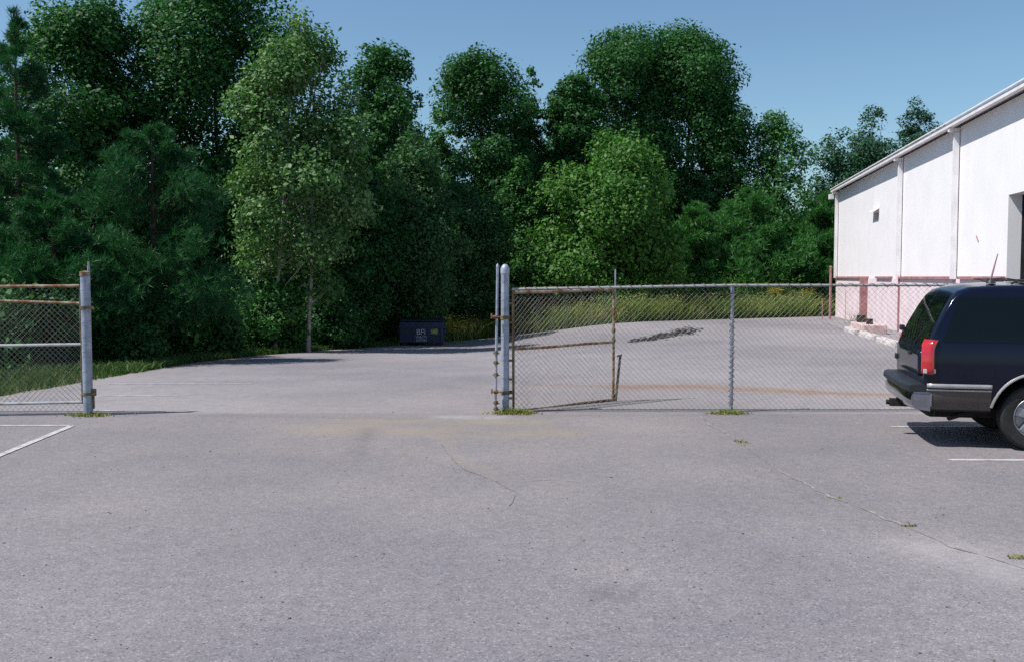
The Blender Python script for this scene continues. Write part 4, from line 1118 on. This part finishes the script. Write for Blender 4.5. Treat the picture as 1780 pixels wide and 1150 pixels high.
# ------------------------------------------------------------------ grass and weeds
def blades(name, label, cat, XY, h, wd, leaf, bend=.35, kind='stuff', jit=.5, parent=None, base=None):
    n = len(XY)
    hh = h * (1 - jit + 2 * jit * rng.random(n)) if np.isscalar(h) else h * (1 - jit + 2 * jit * rng.random(n))
    z = gz(XY[:, 0], XY[:, 1]) - .02 if base is None else np.full(n, base)
    B = np.column_stack([XY, z])
    g = rng.random(n) * 6.283
    side = np.stack([np.cos(g), np.sin(g), 0 * g], 1) * (wd * (.6 + .8 * rng.random(n)))[:, None] * .5
    ld = rng.normal(size=(n, 2)) * bend
    mid_ = B + np.column_stack([ld * hh[:, None] * .3, hh * .6]); tip = B + np.column_stack([ld * hh[:, None], hh * .95])
    V = np.stack([B - side, B + side, mid_ + side * .8, mid_ - side * .8, tip + side * .12, tip - side * .12], 1).reshape(-1, 3)
    o6 = np.arange(n)[:, None] * 6
    Q = np.vstack([o6 + np.array([0, 1, 2, 3]), o6 + np.array([3, 2, 4, 5])])
    tv = np.clip(rng.random(n) * .6 + .2 + .3 * np.sin(XY[:, 0] * 1.7 + 2 * np.sin(XY[:, 1] * .9)) * np.sin(XY[:, 0] * .63 + XY[:, 1]), 0, 1); me = np_mesh(name, V, Q, np.concatenate([tv, tv]))
    o = link(name, me, leaf, parent)
    if kind or label: tag(o, label, cat, kind=kind)
    return o
def along_edge(n, ia, ib, inn, outw):
    """random points beside the asphalt edge between survey stations ia and ib; positive = away from the lot"""
    pl = np.array(EDGE[ia:ib + 1]); sg = np.diff(pl, axis=0); ln = np.linalg.norm(sg, axis=1); k = rng.choice(len(sg), n, p=ln / ln.sum()); u = rng.random(n)
    nrm = np.stack([-sg[:, 1], sg[:, 0]], 1) / ln[:, None]
    return pl[k] + sg[k] * u[:, None] + nrm[k] * (inn + (outw - inn) * rng.random(n))[:, None]
blades('grass', 'bright short grass on the verge behind the folded gate leaf', 'grass', along_edge(26000, 0, 6, -.08, 4.5), .13, .020, L['grass'])
blades('grass', 'rough grass verge below the poplar and along to the dumpster', 'grass', along_edge(16000, 5, 9, -.1, 2.4), .17, .03, L['grass'], bend=.6)
blades('tall_weeds', 'tall yellow green weeds along the far edge between gate post and warehouse', 'weeds', along_edge(30000, 10, 15, -.1, 5.0), np.float64(.62), .035, L['weed'], bend=.6, jit=.75)
blades('grass', 'thin low grass at the far asphalt edge in front of the tall weeds', 'grass', along_edge(9000, 9, 15, -.15, .9), .30, .035, L['grass'])
def herb(name, label, cat, XY, h, leaf, per=26, ls=.10):
    n = len(XY); hh = h * (.55 + .7 * rng.random(n)); z = gz(XY[:, 0], XY[:, 1])
    t = rng.random((n, per)); P = np.stack([np.repeat(XY[:, 0], per) + rng.normal(size=n * per) * .14, np.repeat(XY[:, 1], per) + rng.normal(size=n * per) * .14, (z[:, None] + hh[:, None] * t).ravel()], 1)
    Nn = unit(rng.normal(size=P.shape) + np.array([0, 0, .7])); V, Q = leaf_quads(P, Nn, ls * (.6 + .8 * rng.random(len(P))), .45)
    return tag(link(name, np_mesh(name, V, Q, rng.random(len(P))), leaf), label, cat, kind='stuff')
herb('weed_leaves', 'leafy stalks mixed through the tall weeds along the far edge', 'weeds', along_edge(3200, 10, 15, .3, 5.5), 1.0, L['weed'], per=30, ls=.11)
herb('weed_leaves', 'fresh leafy stalks at the back of the tall weeds', 'weeds', along_edge(2600, 9, 15, 2.0, 7.5), 1.75, L['fresh'], per=34, ls=.15)
XYf = along_edge(5, 13, 14, .8, 4)
def gold(name, label, px, py, Y, h, n):
    p = at(px, py, Y); zb = float(gz(p.x, Y))
    t = tag(empty(name, (p.x, Y, zb)), label, 'wildflower', 'yellow wildflowers along the edge')
    XY = rng.normal(size=(n, 2)) * .19
    blades('stems', None, None, XY, h, .03, L['weed'], kind=None, parent=t, base=0.0, jit=.2)
    k = n * 14; P = np.column_stack([np.repeat(XY, 14, 0) + rng.normal(size=(k, 2)) * .11, h * .92 + rng.normal(size=k) * .10])
    V, Q = leaf_quads(P, unit(rng.normal(size=P.shape) + np.array([0, -.3, .6])), .07 * (.6 + .8 * rng.random(k)), .7)
    tag(link('flower_heads', np_mesh('flower_heads', V, Q, rng.random(k)), L['flower'], t), kind='stuff')
gold('goldenrod', 'yellow flowering clump right beside the dumpster', 790, 585, 40.8, .85, 16)
gold('goldenrod', 'small yellow flowering clump in the grass left of the dumpster', 487, 600, 33.8, .42, 7)
gold('goldenrod', 'large yellow flowering clump in the weeds right of the slim fence post', 1345, 530, 48.5, 1.35, 26)
gold('goldenrod', 'yellow flowering clump in the weeds nearest the warehouse corner', 1405, 535, 49.0, 1.25, 16)
gold('goldenrod', 'pale yellow flowering clump just left of the slim fence post', 1225, 540, 46.5, 1.0, 12)
def tuft(label, px, py, n, spread, h, dry):
    p = gr(px, py)
    t = tag(empty('weed_tuft', (p.x, p.y, p.z)), label, 'weeds', 'weed tufts growing through the asphalt')
    XY = rng.normal(size=(n, 2)) * np.array(spread)
    blades('green_blades', None, None, XY[:len(XY) * 2 // 5], h, .012, L['weed'] if dry > 50 else L['grass'], kind=None, parent=t, base=0.0, bend=.9)
    if dry:
        XY = rng.normal(size=(dry, 2)) * np.array(spread) * 1.15
        blades('dry_blades', None, None, XY, h * .5, .014, L['dry'], kind=None, parent=t, base=0.0, bend=1.3)
tuft('dense weed tuft round the foot of the centre gate post', 893, 718, 330, (.13, .06), .075, 520)
tuft('flat dry weed tuft round the foot of the slim fence post', 1266, 718, 260, (.11, .06), .055, 420)
tuft('dry weed tuft round the foot of the left gate post', 155, 722, 180, (.13, .06), .06, 300)
tuft('tiny weed growing in the crack below the slim fence post', 1289, 769, 22, (.03, .06), .04, 30)
tuft('small dry weed in the crack left of the dark car', 1455, 865, 10, (.05, .015), .02, 34)
tuft('dry weed pair in the crack in front of the dark car', 1578, 914, 6, (.03, .012), .025, 40)
tuft('yellow weed at the right edge of the photo by the crack', 1772, 970, 14, (.035, .03), .03, 60)
tuft('weed growing at the foot of the warehouse wall beside the concrete block', 1488, 565, 160, (.15, .15), .5, 40)
tuft('sprawling weed at the foot of the warehouse wall behind the car', 1550, 568, 160, (.4, .2), .3, 60)
